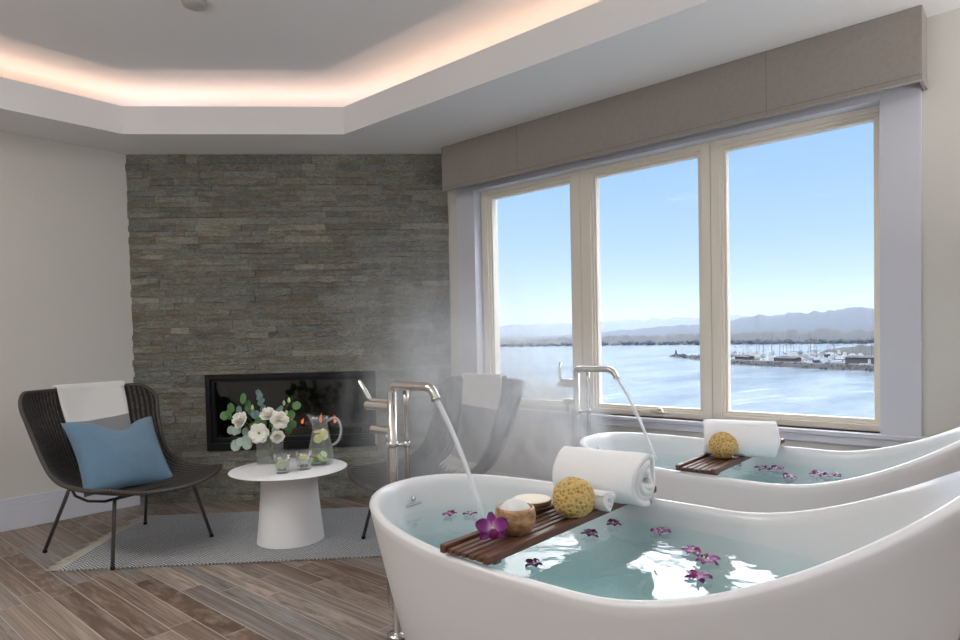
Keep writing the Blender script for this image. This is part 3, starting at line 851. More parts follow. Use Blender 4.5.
sprig([fpos(.045, .175, .06), fpos(.055, .20, .06), fpos(.03, .15, .05)], M['leafdusty'], 'dusty grey leaf sprig in front of the drooping bloom', .022, mid, 1.2)
sprig([fpos(-.03, .24, .03), fpos(-.08, .22, .04), fpos(.03, .235, .02), fpos(-.06, .25, .02), fpos(.0, .16, .03)], M['leafgreen'], 'green leaf cluster in the centre of the bunch', .026, mid)
def budstem(p, label):
    root = empty('flower_bud', p); m = MB(); m.lathe([(.001, -.012), (.006, -.008), (.0085, 0), (.006, .012), (.001, .020)], 12); m.build('bud', M['bud'], root, smooth=True)
    m = MB(); m.tube([Vector((0, 0, -.01)), (mid-Vector(p))*.6, (mid-Vector(p))], .0014, 6); m.build('stem', M['stem'], root)
    tag(root, label, 'flower bud', 'green buds in the glass vase')
for p, l in ((fpos(.096, .346, .02), 'green bud at the top right, lower left one of the pair'), (fpos(.122, .361, .01), 'green bud at the top right, tallest one of the pair'), (fpos(.112, .290, .03), 'pale bud right above the bloom nearest the jug'), (fpos(-.085, .325, .03), 'green bud beside the left bloom')):
    budstem(p, l)

# ------------------------------------------------------------------ bathtubs
TA, TBW, TN = .8137, .4131, 2.36
def tubtop(u): return .5796+.4018*max(0, -.2064-u)**1.787+.0404*max(0, u)**2
def sell(a, b, t, n=TN):
    c, s = cos(t), sin(t); e = 2/n
    return (b*math.copysign(abs(c)**e, c), a*math.copysign(abs(s)**e, s))
NT_ = 128
def tinner(t, depth_frac):
    """inner wall: depth_frac 0 at the lip, 1 at the floor"""
    x, y = sell(1, 1, t); zt = tubtop(y)
    zb = .115
    z = zb+(zt-zb)*(1-depth_frac); d = zt-z
    off = .026+.16*d+.20*max(0, (depth_frac-.62)/.38)**2.4
    offa = off+ .28*d*max(0, -y) 
    X, Y = sell(TA-offa, TBW-off, t)
    return (X, Y, z)
def touter(t, h):
    x, y = sell(1, 1, t); zt = tubtop(y)-.010
    g = h**.72
    a = .60+(TA+.004-.60)*g; b = .285+(TBW+.004-.285)*g
    if y > 0: a = .635+(TA+.004-.635)*h**.85
    X, Y = sell(a, b, t); return (X, Y, zt*h)
def make_tub():
    root = empty('bathtub', (0,0,0))
    m = MB(); rings = []
    TT = [2*pi*i/NT_ for i in range(NT_)]
    rings.append([(p[0]*.97, p[1]*.97, 0) for p in (touter(t, 0) for t in TT)])
    for k in range(0, 25): rings.append([(lambda p: (p[0], p[1], max(.006, p[2])))(touter(t, k/24)) for t in TT])
    # rolled lip
    for a in (30, 60, 90, 120, 150):
        an = radians(a); row = []
        for t in TT:
            x, y = sell(1, 1, t); zt = tubtop(y)-.010
            o_ = -.009+.013*cos(an)
            X, Y = sell(TA+o_, TBW+o_, t); row.append((X, Y, zt+.011*sin(an)))
        rings.append(row)
    for k in range(1, 26): rings.append([tinner(t, k/25) for t in TT])
    m.rings(rings, True, False)
    last = rings[-1]; b0 = len(m.v)-NT_
    for sc in (.8, .5, .2):
        row = [(p[0]*sc, p[1]*sc, .115-.004*(1-sc)) for p in last]; n0 = len(m.v); m.v.extend(row)
        for i in range(NT_):
            j = (i+1) % NT_; m.face((b0+i, b0+j, n0+j, n0+i))
        b0 = n0
    m.face([b0+i for i in range(NT_)])
    m.build('tub_shell', M['ceramic'], root, smooth=True)
    # overflow slot and button on the inside of the foot end
    m = MB(); 
    for i, (px, pz) in enumerate(((-.035, -.003), (.035, .0))): pass
    def on_wall(x, z, lift=.002):
        best = None
        for k in range(400):
            t = pi/2+(-1+k/200)*.9
            if sin(t) <= 0: continue
            y_ = sell(1, 1, t)[1]; zt = tubtop(y_); d = (zt-z)/(zt-.115); p = tinner(t, max(0, d))
            if best is None or abs(p[0]-x) < abs(best[0]-x): best = p
        return Vector((best[0], best[1]-lift, z))
    xs = [-.034+.068*i/10 for i in range(11)]
    m.tube([on_wall(x, .537) for x in xs], .0045, 10); m.build('overflow_slot', M['chrome'], root, smooth=True)
    m = MB(); c = on_wall(0.002, .556); m.lathe([(.001, -.002), (.008, -.002), (.0085, .002), (.001, .003)], 20); m.xf(T_(c) @ R_(radians(80), 4, 'X')); m.build('overflow_button', M['chrome'], root, smooth=True)
    m = MB(); m.lathe([(.001, .0), (.032, 0), (.034, .003), (.001, .006)], 32, (0, .1, .113)); m.build('drain_cover', M['chrome'], root, smooth=True)
    return root
tub = make_tub(); tub.location = (1.512, .862, 0)
tub2 = copy_tree(tub); tub2.location = (2.7433, .850, 0)
tag(tub, 'large white freestanding slipper bathtub in the foreground, holding the wooden bowl tray', 'bathtub', 'freestanding bathtubs')
tag(tub2, 'white freestanding bathtub standing under the windows', 'bathtub', 'freestanding bathtubs')
WZ = .508
def make_water():
    m = MB(); rings = []
    TT = [2*pi*i/NT_ for i in range(NT_)]
    def wr(z, g=.0015):
        row = []
        for t in TT:
            x, y = sell(1, 1, t); zt = tubtop(y); d = (zt-z)/(zt-.115); p = tinner(t, min(1, d)); L_ = math.hypot(p[0], p[1])
            row.append((p[0]*(1-g/L_), p[1]*(1-g/L_), z))
        return row
    zs = [.119, .125, .14, .17, .21, .26, .32, .38, .44, .48, WZ]
    rings = [wr(z) for z in zs]
    m.rings(rings, True, True)
    return m.build('bath_water', M['bathwater'], smooth=False)
w1 = make_water(); w1.location = tub.location
w2 = copy_tree(w1); w2.location = tub2.location
tag(w1, 'clear teal bath water filling the foreground tub', 'water', 'bath water', 'stuff'); tag(w2, 'clear teal bath water in the tub under the windows', 'water', 'bath water', 'stuff')

# ------------------------------------------------------------------ floor-standing tub fillers
def bez(pts, n=24): return [crom([Vector(p) for p in pts], i/n) for i in range(n+1)]
def make_filler(lever_up, vl=.112):
    r = empty('tub_filler', (0,0,0))
    m = MB(); m.lathe([(.038, 0), (.040, .004), (.038, .012), (.020, .016), (.0165, .020), (.0165, .60), (.0165, .918)], 28, cap1=True); m.build('column', M['nickel'], r, smooth=True)
    m = MB()
    P = [(0, 0, .915), (0, -.001, .930), (0, -.010, .9405), (0, -.022, .943), (0, -.10, .943), (0, -.175, .943), (0, -.198, .940), (0, -.214, .930), (0, -.226, .913), (0, -.231, .902)]
    m.tube(bez(P, 48), .0155, 16); m.tube([(0, -.229, .906), (0, -.2325, .899)], .0175, 16); m.build('spout', M['nickel'], r, smooth=True)
    m = MB()
    m.tube([(0, .010, .862), (0, vl-.007, .862)], .0175, 18); m.tube([(0, vl-.007, .862), (0, vl, .862)], [.0175, .012], 18)
    m.tube([(0, .012, .882), (0, vl-.03, .882)], .009, 12)
    mv = m.build('mixer_body', M['nickel'], r, smooth=True); flatsides(mv, 50)
    m = MB()
    if lever_up: m.tube([(0, .092, .868), (0, .103, .905), (0, .104, .93), (0, .098, .978)], [.0085, .0075, .0065, .006], 12)
    else: m.tube([(0, vl-.028, .880), (0, vl-.018, .890), (0, vl+.035, .950), (0, vl+.041, .957)], [.0085, .0095, .0085, .005], 12)
    m.build('lever_handle', M['nickel'], r, smooth=True)
    m = MB(); m.tube([(0, .010, .772), (0, vl-.036, .772)], [.016, .016], 16); m.tube([(0, vl-.055, .765), (0, vl-.055, .715)], .006, 10)
    dv = m.build('diverter', M['nickel'], r, smooth=True); flatsides(dv, 50)
    m = MB(); m.tube([(0, .030, .765), (0, .030, .730)], .008, 10)
    m.tube(bez([(0, .030, .735), (.002, .032, .55), (.004, .040, .30), (.006, .055, .16), (.008, .035, .07), (.012, -.015, .055), (.018, -.045, .16), (.020, -.052, .35), (.020, -.055, .52)], 60), .0052, 8)
    m.build('hose', M['chrome'], r, smooth=True)
    m = MB(); m.tube([(0, 0, .722), (.010, -.030, .724), (.020, -.055, .727)], .006, 10); m.tube([(.020, -.055, .716), (.020, -.055, .738)], .012, 14); m.tube([(0, 0, .712), (0, 0, .734)], .0195, 20); m.build('bracket', M['nickel'], r, smooth=True)
    m = MB(); m.tube([(.020, -.055, .50), (.020, -.055, .86), (.020, -.055, .872), (.020, -.055, .925)], [.0085, .0085, .0105, .0105], 14); m.build('hand_shower', M['nickel'], r, smooth=True)
    return r
f1 = make_filler(False, .150); f1.location = (1.570, 1.800, 0)
f2 = make_filler(True); f2.location = (2.812, 1.785, 0)
tag(f1, 'polished nickel floor-standing tub filler with tilted lever, by the foreground tub', 'faucet', 'tub fillers')
tag(f2, 'polished nickel floor-standing tub filler with upright lever, at the window tub', 'faucet', 'tub fillers')
def stream(loc, dx, label):
    m = MB(); P = []; n = 30; rr = []
    for i in range(n+1):
        t = i/n; z = .902-(.902-WZ+.012)*(.72*t+.28*t*t)
        P.append((loc[0]+dx*t, loc[1]-.233-.150*t, z)); rr.append(.0085+.002*sin(i*.9)*t*.3-.001*t)
    o_ = P[0]; P = [Vector(p)-Vector(o_) for p in P]
    m.tube(P, rr, 10); o = m.build('water_stream', M['stream'], smooth=True, loc=o_)
    return tag(o, label, 'running water', 'streams of running water')
stream((1.570, 1.800), .065, 'stream of water pouring into the foreground tub')
stream((2.812, 1.785), .10, 'stream of water pouring into the tub under the windows')

# ------------------------------------------------------------------ trays
def make_tray():
    r = empty('bath_tray', (0,0,0)); Lh, Wh = .432, .068
    m = MB()
    for s in (-1, 1): m.box((-Lh, s*Wh-.009, 0.004), (Lh, s*Wh+.009, .026))
    rr_ = m.build('side_rail', M['walnut'], r, bevel=.004)
    for k in range(5):
        y = -.046+.023*k; m = MB(); m.box((-Lh+.003, y-.0088, .006), (Lh-.003, y+.0088, .018)); m.build('slat', M['walnut'], r, bevel=.0035)
    for s in (-1, 1):
        m = MB(); m.box((s*(Lh-.045)-.012, -Wh-.004, -.004), (s*(Lh-.045)+.012, Wh+.004, .006)); m.build('crossbar', M['walnut'], r, bevel=.002)
    return r
tray = make_tray(); tray.location = (1.525, 1.016, .586)
tray2 = copy_tree(tray); tray2.location = (2.750, .960, .586)
tag(tray, 'slatted walnut bath tray across the foreground tub, carrying bowl and towels', 'bath tray', 'wooden bath trays')
tag(tray2, 'slatted walnut bath tray across the tub under the windows', 'bath tray', 'wooden bath trays')
TT = .586+.018

# towels
def towel_roll(name, R, Ln, turns, th, seed, flap, droop=0.):
    m = MB(); n1 = int(turns*40); n2 = 26; rows = []
    r0 = .014 if R > .05 else .006
    for i in range(n1+1):
        f = i/n1; a = f*turns*2*pi; r = r0+(R-th/2-r0)*f
        row = []
        for j in range(n2+1):
            g = j/n2; y = (g-.5)*Ln*(1+.035*sin(a*1.3+seed))+.006*sin(a*2+seed)
            w = 1+(.05*noise.noise(Vector((a*.9, g*4, seed)))+.022*noise.noise(Vector((a*3, g*9, seed+4))))*f
            x = r*cos(a)*w; z = r*sin(a)*w
            z = max(z, -R+th*.5+.001)
            row.append(Vector((x, y, z)))
        rows.append(row)
    # loose end tucked below
    last = rows[-1]
    a_end = turns*2*pi
    for k in range(1, 6):
        row = []
        for j, p in enumerate(last):
            q = Vector((p.x+flap*k/5, p.y, p.z)); q.z = max(-R+th*.5+.001, p.z-.25*abs(flap)*k/5)
            row.append(q)
        rows.append(row)
    m.grid(rows)
    return m.build(name, M['terry'], smooth=True, solid=th*.92)
tw1 = towel_roll('rolled_towel', .083, .275, 3.78, .0185, 1., .0); tw1.location = (1.715, .995, TT+.083); tw1.rotation_euler = (0, 0, radians(4))
tag(tw1, 'large rolled white towel on the foreground bath tray', 'towel', 'rolled white bath towels')
tw2 = towel_roll('rolled_towel', .078, .27, 3.7, .0185, 5., .0); tw2.location = (2.655, .905, TT+.078); tw2.rotation_euler = (0, 0, radians(14))
tag(tw2, 'rolled white towel on the bath tray of the window tub', 'towel', 'rolled white bath towels')
tws = towel_roll('rolled_washcloth', .031, .145, 3.4, .008, 3., .0); tws.location = (1.600, .985, TT+.031); tws.rotation_euler = (0, 0, radians(2))
tag(tws, 'small rolled white washcloth between the sponge and the big towel', 'washcloth')

# sponges
def make_sponge(R, seed, loc, label):
    bm = bmesh.new(); bmesh.ops.create_icosphere(bm, subdivisions=6, radius=R)
    rr = random.Random(seed); pits = []
    for i in range(620):
        z = rr.uniform(-1, 1); a = rr.uniform(0, 2*pi); s = sqrt(1-z*z); pits.append((Vector((s*cos(a), s*sin(a), z)), rr.uniform(.018, .042), rr.uniform(.01, .035)))
    for v in bm.verts:
        n = v.co.normalized(); d = 1+.05*noise.noise(n*2+Vector((seed, 0, 0)))+.012*noise.noise(n*22)
        for p, w, dp in pits:
            c = n.dot(p)
            if c > 1-w*w*.5: d -= dp*(1-((1-c)/(w*w*.5))**2)
        v.co = n*R*d
    me = bpy.data.meshes.new('sea_sponge'); bm.to_mesh(me); bm.free(); me.materials.append(M['sponge'])
    me.polygons.foreach_set('use_smooth', [True]*len(me.polygons))
    o = bpy.data.objects.new('sea_sponge', me); COL.objects.link(o); o.location = loc; o.scale = (1, 1, .97)
    return tag(o, label, 'sponge', 'round sea sponges')
make_sponge(.0590, 2, (1.500, .968, TT+.0565), 'round yellow sea sponge on the foreground tray, in front of the washcloth')
make_sponge(.0565, 9, (2.578, .948, TT+.0535), 'round yellow sea sponge on the tray of the window tub')

# wooden bowl of bath salt, lid
bw = empty('salt_bowl', (1.295, 1.015, TT)); tag(bw, 'turned olive-wood bowl of white bath salt on the walnut tray', 'bowl')
m = MB(); m.lathe([(.001, 0), (.030, 0), (.042, .008), (.051, .026), (.0535, .045), (.051, .064), (.048, .069), (.044, .069), (.043, .062), (.001, .050)], 56); m.build('bowl_body', M['olive'], bw, smooth=True)
m = MB(); P = []
for r, z in ((.043, .060), (.040, .066), (.033, .074), (.022, .083), (.010, .0885), (.001, .090)): P.append((r, z))
m.lathe([(.001, .052)]+P, 40); o = m.build('bath_salt', M['salt'], bw, smooth=True); o['kind'] = 'stuff'
ld = empty('bowl_lid', (1.488, 1.104, TT+.018)); ld.rotation_euler = (radians(0), 0, 0)
tag(ld, 'round wooden lid with bark edge lying behind the salt bowl', 'lid')
m = MB(); m.lathe([(.001, 0), (.048, 0), (.056, .004), (.0575, .016), (.056, .0175)], 48, cap1=False); m.build('bark_rim', M['bark'], ld, smooth=True)
m = MB(); m.lathe([(.056, .0172), (.0545, .0195), (.001, .0200)], 48, cap0=True); m.build('lid_top', M['lidtop'], ld, smooth=True); flatsides(ld.children[-1], 25)

# orchids
def orchid_meshes():
    m = MB(); Z = Vector((0, 0, 1))
    for a, ln, wd, cup in ((90, .034, .0105, .006), (215, .032, .0105, .004), (325, .032, .0105, .004), (160, .036, .0165, .010), (20, .036, .0165, .010)):
        ax = Vector((cos(radians(a)), sin(radians(a)), 0)); sd = Z.cross(ax)
        rows = []
        for i in range(9):
            t = i/8; w = wd*(sin(pi*min(1, .10+t*.86))**.65); row = []
            for j in range(7):
                b = -1+j/3; row.append(ax*(.003+ln*t)+sd*b*w+Z*(cup*sin(t*2.4)+.35*wd*b*b*t-.004*t))
            rows.append(row)
        m.grid(rows)
    l = MB(); rows = []
    ax = Vector((0, -1, 0)); sd = Vector((1, 0, 0))
    for i in range(9):
        t = i/8; w = .010*(.35+.8*sin(pi*min(1, t*.9)))
        rows.append([ax*(.001+.022*t)+sd*(-1+j/3)*w+Z*(.008+.007*sin(t*3)-.006*t+.006*(-1+j/3)**2) for j in range(7)])
    l.grid(rows)
    c = MB(); c.lathe([(.001, 0), (.003, .002), (.0035, .009), (.001, .013)], 10)
    return m, l, c
pm, lm, cm = orchid_meshes()
def make_orchid():
    r = empty('orchid_blossom', (0,0,0))
    pm.build('petals', M['petal'], r, smooth=True, solid=.0009); lm.build('lip', M['lip'], r, smooth=True, solid=.0009); cm.build('flower_center', M['yellow'], r, smooth=True)
    return r
orc = make_orchid()
orc.matrix_world = T_((1.208, 1.022, TT+.030)) @ R_(math.atan2(-.655, -.755)+radians(12), 4, 'Z') @ R_(radians(68), 4, 'Y') @ R_(radians(90), 4, 'Z') @ Matrix.Scale(1.12, 4)
tag(orc, 'purple orchid blossom leaning upright against the salt bowl', 'flower', 'orchid blossoms')
ox = WZ+.004
fl = [(1.62, 1.49, 10, 1., 'floating orchid nearest the running water, left piece of the pair'), (1.66, 1.45, 140, .85, 'floating orchid nearest the running water, right piece of the pair'),
      (1.395, .985-.0, 70, .9, 'floating orchid just below the near end of the tray'),
      (1.650, 1.030-.06, 40, 1., 'floating orchid close beside the tray under the sponge'), (1.800, 1.015-.02, 200, .95, 'floating orchid close beside the tray under the washcloth'),
      (1.800, .865, 110, 1., 'floating orchid nearest the far side of the foreground tub'), (1.690, .715, 15, 1.05, 'floating orchid, left one of the touching pair'),
      (1.650, .655, 160, 1.1, 'floating orchid, right one of the touching pair'), (1.520, .635, 260, 1.1, 'floating orchid nearest the camera side, in the bright reflection')]
import bpy as _b
base_o = None
def place_orchid(x, y, z, a, s, label, tilt=0):
    o = copy_tree(orc); o.matrix_world = T_((x, y, z)) @ R_(radians(a), 4, 'Z') @ R_(radians(tilt), 4, 'X') @ Matrix.Scale(s, 4)
    return tag(o, label, 'flower', 'orchid blossoms')
rf2 = random.Random(8)
FL1 = [(1.560, 1.505, 10, .85, fl[0][4]), (1.600, 1.450, 140, .75, fl[1][4]), (1.345, .995, 70, .8, fl[2][4]), (1.653, 1.008, 40, .95, fl[3][4]), (1.789, 1.010, 200, .85, fl[4][4]),
       (1.803, .854, 110, .9, fl[5][4]), (1.683, .704, 15, .95, fl[6][4]), (1.640, .647, 160, 1., fl[7][4]), (1.511, .621, 260, 1., fl[8][4])]
for x, y, a, s, lab in FL1: place_orchid(x, y, ox, a, s*.88, lab, rf2.uniform(-8, 8))
for x, y, a, s, lab in [(2.93, 1.02, 20, .9, 'orchid floating in the window tub, nearest the tray'), (2.90, .895, 80, .9, 'orchid floating in the window tub, second from the tray'),
        (2.935, .85, 160, .9, 'orchid floating in the window tub, third from the tray'), (2.800, .765, 200, .9, 'orchid floating in the window tub, closest to its near rim'),
        (2.925, .685, 250, .9, 'orchid floating in the window tub, second from the head end'), (2.915, .625, 300, .9, 'orchid floating in the window tub, nearest the head end')]:
    place_orchid(x, y, ox, a, s, lab, rf2.uniform(-8, 8))

# ------------------------------------------------------------------ steam
def steam_mat(dens, seed):
    k = NT('steam_%d' % seed); co = k.coord('Object')
    n = k.noise(k.mapping(co, (1, 1, .75), loc=(seed, seed*2, 0)), 2.4, 5, .62, 1.1)
    ln = k.n('ShaderNodeVectorMath', {0: co}, operation='LENGTH').outputs[1]
    fall = k.math('MAXIMUM', k.math('SUBTRACT', 1., ln), 0.)
    fall = k.math('MINIMUM', k.math('MULTIPLY', fall, 2.), 1.)
    d = k.math('MAXIMUM', k.math('MULTIPLY', k.math('SUBTRACT', n, .44), 7.), 0.)
    d = k.math('MULTIPLY', k.math('MULTIPLY', d, fall), dens)
    v = k.n('ShaderNodeVolumeScatter', {'Color': (.86,.93,1,1), 'Density': d, 'Anisotropy': .2}).outputs[0]
    k.t.links.new(v, k.out.inputs['Volume'])
    return k.m
def steam(loc, scale, dens, seed, label):
    m = MB(); m.rings([[(sin(pi*k/12)*cos(2*pi*i/24)*1., sin(pi*k/12)*sin(2*pi*i/24)*1., -cos(pi*k/12)) for i in range(24)] for k in range(1, 12)])
    o = m.build('steam', steam_mat(dens, seed), loc=loc); o.scale = scale
    return tag(o, label, 'steam', None, 'stuff')
STEAM = True
if STEAM:
    steam((2.35, 1.98, .76), (.66, .62, .70), 1.5, 3, 'soft white steam rising between the two tub fillers')
    steam((2.62, 1.86, .66), (.36, .36, .34), 5.0, 5, 'dense puff of steam low beside the window tub filler')
    steam((1.66, 1.72, .98), (.40, .40, .66), .9, 8, 'thin steam drifting up beside the foreground tub filler')

# ------------------------------------------------------------------ outside: bay, breakwater, harbour, hills
ZS = -12.
def outmat(name, col, nz=.3, sc=.05, rough=.9):
    return plain(name, col, rough, nz=nz, nsc=sc)
k = NT('bay_water'); co = k.coord()
n1 = k.noise(k.mapping(co, (.05, .12, 1)), 1.2, 6, .6, .5); n2 = k.noise(k.mapping(co, (.012, .04, 1)), 1., 3, .5)
c = k.mix(k.n('ShaderNodeMapRange', {'Value': k.math('ADD', k.math('MULTIPLY', n2, .6), k.math('MULTIPLY', n1, .4)), 'From Min': .40, 'From Max': .60}).outputs[0], srgb(58,70,80), srgb(108,118,126))
M['sea'] = k.surf(k.bsdf(c, .15, 0., k.bump(n1, .6, 1.2), IOR=1.33))
m = MB(); m.grid([[(6+x, y, ZS) for x in (0, 50, 150, 400, 900, 2000, 4500, 9500)] for y in (9000, 3000, 900, 200, 0, -200, -900, -3000)][::1], False)
struct(m.build('sea', M['sea']))
def az(deg, r): return (r*cos(radians(deg)), r*sin(radians(deg)))
def ridge(name, pts, depth, mat, seed, rough, label, nn=220):
    """land mass: pts = (azimuth, distance, height)"""
    m = MB(); rows = []
    def at(f):
        f = f*(len(pts)-1); i = min(len(pts)-2, int(f)); g = f-i; g = g*g*(3-2*g)
        return [pts[i][q]*(1-g)+pts[i+1][q]*g for q in range(3)]
    for j in range(13):
        q = j/12; row = []
        for i in range(nn+1):
            a, d, h = at(i/nn)
            dd = d+depth*q; x, y = az(a, dd)
            prof = sin(pi*min(1, q*1.15))**.7 if q < .87 else .0
            prof = min(1, q*2.6)**.8 if q < .6 else (1-(q-.6)/.4)**.8
            hh = h*prof*(1+rough*noise.fractal(Vector((a*1.3+seed, q*3, seed)), 1., 2., 5))
            row.append((x, y, ZS-.3+max(0, hh)))
        rows.append(row)
    m.grid(rows, False)
    return struct(m.build(name, mat, smooth=True), label)
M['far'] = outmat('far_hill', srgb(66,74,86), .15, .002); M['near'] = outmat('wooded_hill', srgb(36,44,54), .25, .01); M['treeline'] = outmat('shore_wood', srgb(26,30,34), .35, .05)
# azimuths: 45 at the stone-side window edge .. 9 at the right window edge
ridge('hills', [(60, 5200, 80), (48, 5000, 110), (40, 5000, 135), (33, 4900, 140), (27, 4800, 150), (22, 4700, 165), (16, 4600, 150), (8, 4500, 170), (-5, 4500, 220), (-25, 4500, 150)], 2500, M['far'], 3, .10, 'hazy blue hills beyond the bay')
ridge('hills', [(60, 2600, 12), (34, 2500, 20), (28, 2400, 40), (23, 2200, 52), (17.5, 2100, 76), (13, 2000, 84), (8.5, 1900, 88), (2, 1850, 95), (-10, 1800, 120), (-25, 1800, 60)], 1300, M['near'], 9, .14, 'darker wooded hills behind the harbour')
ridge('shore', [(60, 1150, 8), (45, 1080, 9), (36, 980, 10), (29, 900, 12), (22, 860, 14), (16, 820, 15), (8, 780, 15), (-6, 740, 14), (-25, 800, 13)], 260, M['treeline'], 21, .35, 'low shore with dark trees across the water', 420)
ridge('shore', [(13.0, 400, .3), (12.4, 398, 3.), (11, 395, 4.4), (9, 390, 5), (4, 380, 5.5), (-2, 370, 7)], 60, M['treeline'], 33, .3, 'dark wooded spit at the right side of the harbour', 160)
# individual shore trees
tr = random.Random(17)
M['tree'] = outmat('tree_crown', srgb(42,48,54), .3, .3)
def crown_mesh(seed):
    bm = bmesh.new(); bmesh.ops.create_icosphere(bm, subdivisions=3, radius=1)
    for v in bm.verts: v.co *= 1+.35*noise.noise(v.co*1.7+Vector((seed*5, 0, 0)))
    for v in bm.verts: v.co.z = v.co.z*.8+.75
    me = bpy.data.meshes.new('shore_tree'); bm.to_mesh(me); bm.free(); me.materials.append(M['tree']); return me
cms = [crown_mesh(i) for i in range(4)]
for i in range(120):
    row_ = i % 3; a = 7.5+(i//3)*1.0+row_*.33+tr.uniform(-.06, .06); d0 = 1075-(46-a)*8.0
    o = bpy.data.objects.new('shore_tree', cms[i % 4]); COL.objects.link(o)
    x, y = az(a, d0-10-19*row_+tr.uniform(-2, 2)); o.location = (x, y, ZS+tr.uniform(-1.5, .5)); q_ = tr.uniform(2.6, 4.3); o.scale = (q_*1.2, q_*1.2, q_*.95); o.rotation_euler = (0, 0, tr.uniform(0, 6))
    tag(o, 'dark tree on the far shore across the bay', 'tree', 'trees along the far shore')
# breakwater
bwp = [(373, 166), (330, 132), (286, 102), (262, 70), (244, 40), (232, 0), (225, -60)]
m = MB(); rb = random.Random(2)
def bwat(t):
    return crom([Vector((*p, 0)) for p in bwp], t)
bwr = empty('breakwater', (373, 166, ZS)); tag(bwr, 'long dark rock breakwater in front of the marina', 'breakwater')
rows = []
for i in range(121):
    t = i/120; p = bwat(t); q = bwat(min(1, t+.01)); d = (q-p) if t < 1 else (p-bwat(.99)); d.normalize(); n = Vector((-d.y, d.x, 0))
    sc = min(1, .35+t*3.)
    rows.append([p+n*w+Vector((0, 0, ZS-bwr.location.z+h*sc+noise.noise(Vector((i*.6, w, 0)))*.5*(h > 0)-0)) - Vector((bwr.location.x, bwr.location.y, 0)) for w, h in ((-6, -.4), (-3.5, .8), (-1.8, 1.5), (1.8, 1.6), (3.5, .8), (6, -.4))])
m.grid(rows, False)
M['rock'] = outmat('rock_dark', srgb(26,27,30), .35, .8); M['rocklight'] = outmat('rock_light', srgb(40,40,42), .2, 1.)
m.build('rock_core', M['rock'], bwr)
m = MB()
for i in range(900):
    t = rb.uniform(.02, .85); p = bwat(t); q = bwat(t+.01); d = (q-p).normalized(); n = Vector((-d.y, d.x, 0))
    side = rb.choice((-1, 1)); w = rb.uniform(1.8, 5.2); c = p+n*side*w+Vector((0, 0, max(0, 1.35-(w-1.8)*.42))) - Vector((bwr.location.x, bwr.location.y, 0)); r = rb.uniform(.35, .75)
    A = [Vector((rb.uniform(-1, 1), rb.uniform(-1, 1), rb.uniform(-1, 1))).normalized()*r for _ in range(3)]
    m.obox(c-(A[0]+A[1]+A[2])/2, A[0], A[1], A[2])
m.build('boulders', M['rocklight'], bwr)['kind'] = 'stuff'
m = MB(); m.lathe([(.55, 0), (.5, 1.6), (.7, 1.7), (.7, 1.9), (.4, 2.), (.4, 2.6), (.1, 2.9)], 10); o = m.build('harbour_beacon', M['rocklight'], loc=(371, 164.5, ZS+.9)); tag(o, 'small beacon at the far tip of the breakwater', 'beacon')
# sheds on the breakwater
M['shed'] = outmat('shed_wall', srgb(50,48,50), .1, 1.); M['roof'] = outmat('shed_roof', srgb(40,40,44), .1, 1.)
def shed(px, py, l, w, h, rz, label):
    r = empty('harbour_shed', (px, py, ZS+1.2), rz); m = MB(); m.box((-l/2, -w/2, 0), (l/2, w/2, h)); m.build('walls', M['shed'], r)
    m = MB(); v = [m.vert(p) for p in ((-l/2-.5, -w/2-.5, h), (l/2+.5, -w/2-.5, h), (l/2+.5, w/2+.5, h), (-l/2-.5, w/2+.5, h), (-l/2-.5, 0, h+.6), (l/2+.5, 0, h+.6))]
    m.face((v[0], v[1], v[5], v[4])); m.face((v[2], v[3], v[4], v[5])); m.face((v[0], v[4], v[3])); m.face((v[1], v[2], v[5])); m.face((v[3], v[2], v[1], v[0])); m.build('roof', M['roof'], r)
    tag(r, label, 'shed', 'sheds along the breakwater')
shed(293, 98, 9, 3.2, 1.3, radians(55), 'long low shed on the breakwater, nearest its tip')
shed(278, 76, 11, 3.2, 1.3, radians(60), 'long low shed near the middle of the breakwater')
shed(263, 46, 12, 4, 2.2, radians(66), 'taller dark shed at the right end of the breakwater')
# boats
M['hull'] = outmat('boat_hull', srgb(128,130,132), .05, 1.); M['hullb'] = outmat('boat_hull_blue', srgb(30,40,64), .05, 1.); M['mast'] = outmat('boat_mast', srgb(70,72,78), .05, 1.)
def make_boat(hullm, ln, sail=True):
    r = empty('sailboat' if sail else 'motorboat', (0,0,0)); m = MB(); rings = []
    for i in range(9):
        t = i/8; x = (t-.5)*ln; w = ln*.15*(sin(pi*min(.97, .22+t*.78))**.6)+.02; hh = 1.+.35*t*t
        rings.append([(x, -w, hh), (x, -w*.75, .2), (x, 0, -.25), (x, w*.75, .2), (x, w, hh)])
    m.rings(rings, True, True, True); m.build('hull', hullm, r)
    m = MB(); m.box((-ln*.2, -ln*.08, .9), (ln*.18, ln*.08, 1.9 if sail else 2.6)); m.build('cabin', M['hull'], r, bevel=.15)
    if sail:
        m = MB(); m.tube([(ln*.08, 0, 1), (ln*.08, 0, 1+ln*1.15)], [.11, .07], 5); m.build('mast', M['mast'], r)
        m = MB(); m.tube([(ln*.08, 0, 2.5), (-ln*.38, 0, 2.4)], .16, 6); m.build('boom', M['hullb'], r)
    return r
protos = [make_boat(M['hull'], 9.), make_boat(M['hullb'], 8.), make_boat(M['hull'], 7., False)]
rbt = random.Random(23); first = [True]*3; berths = []
tries = 0
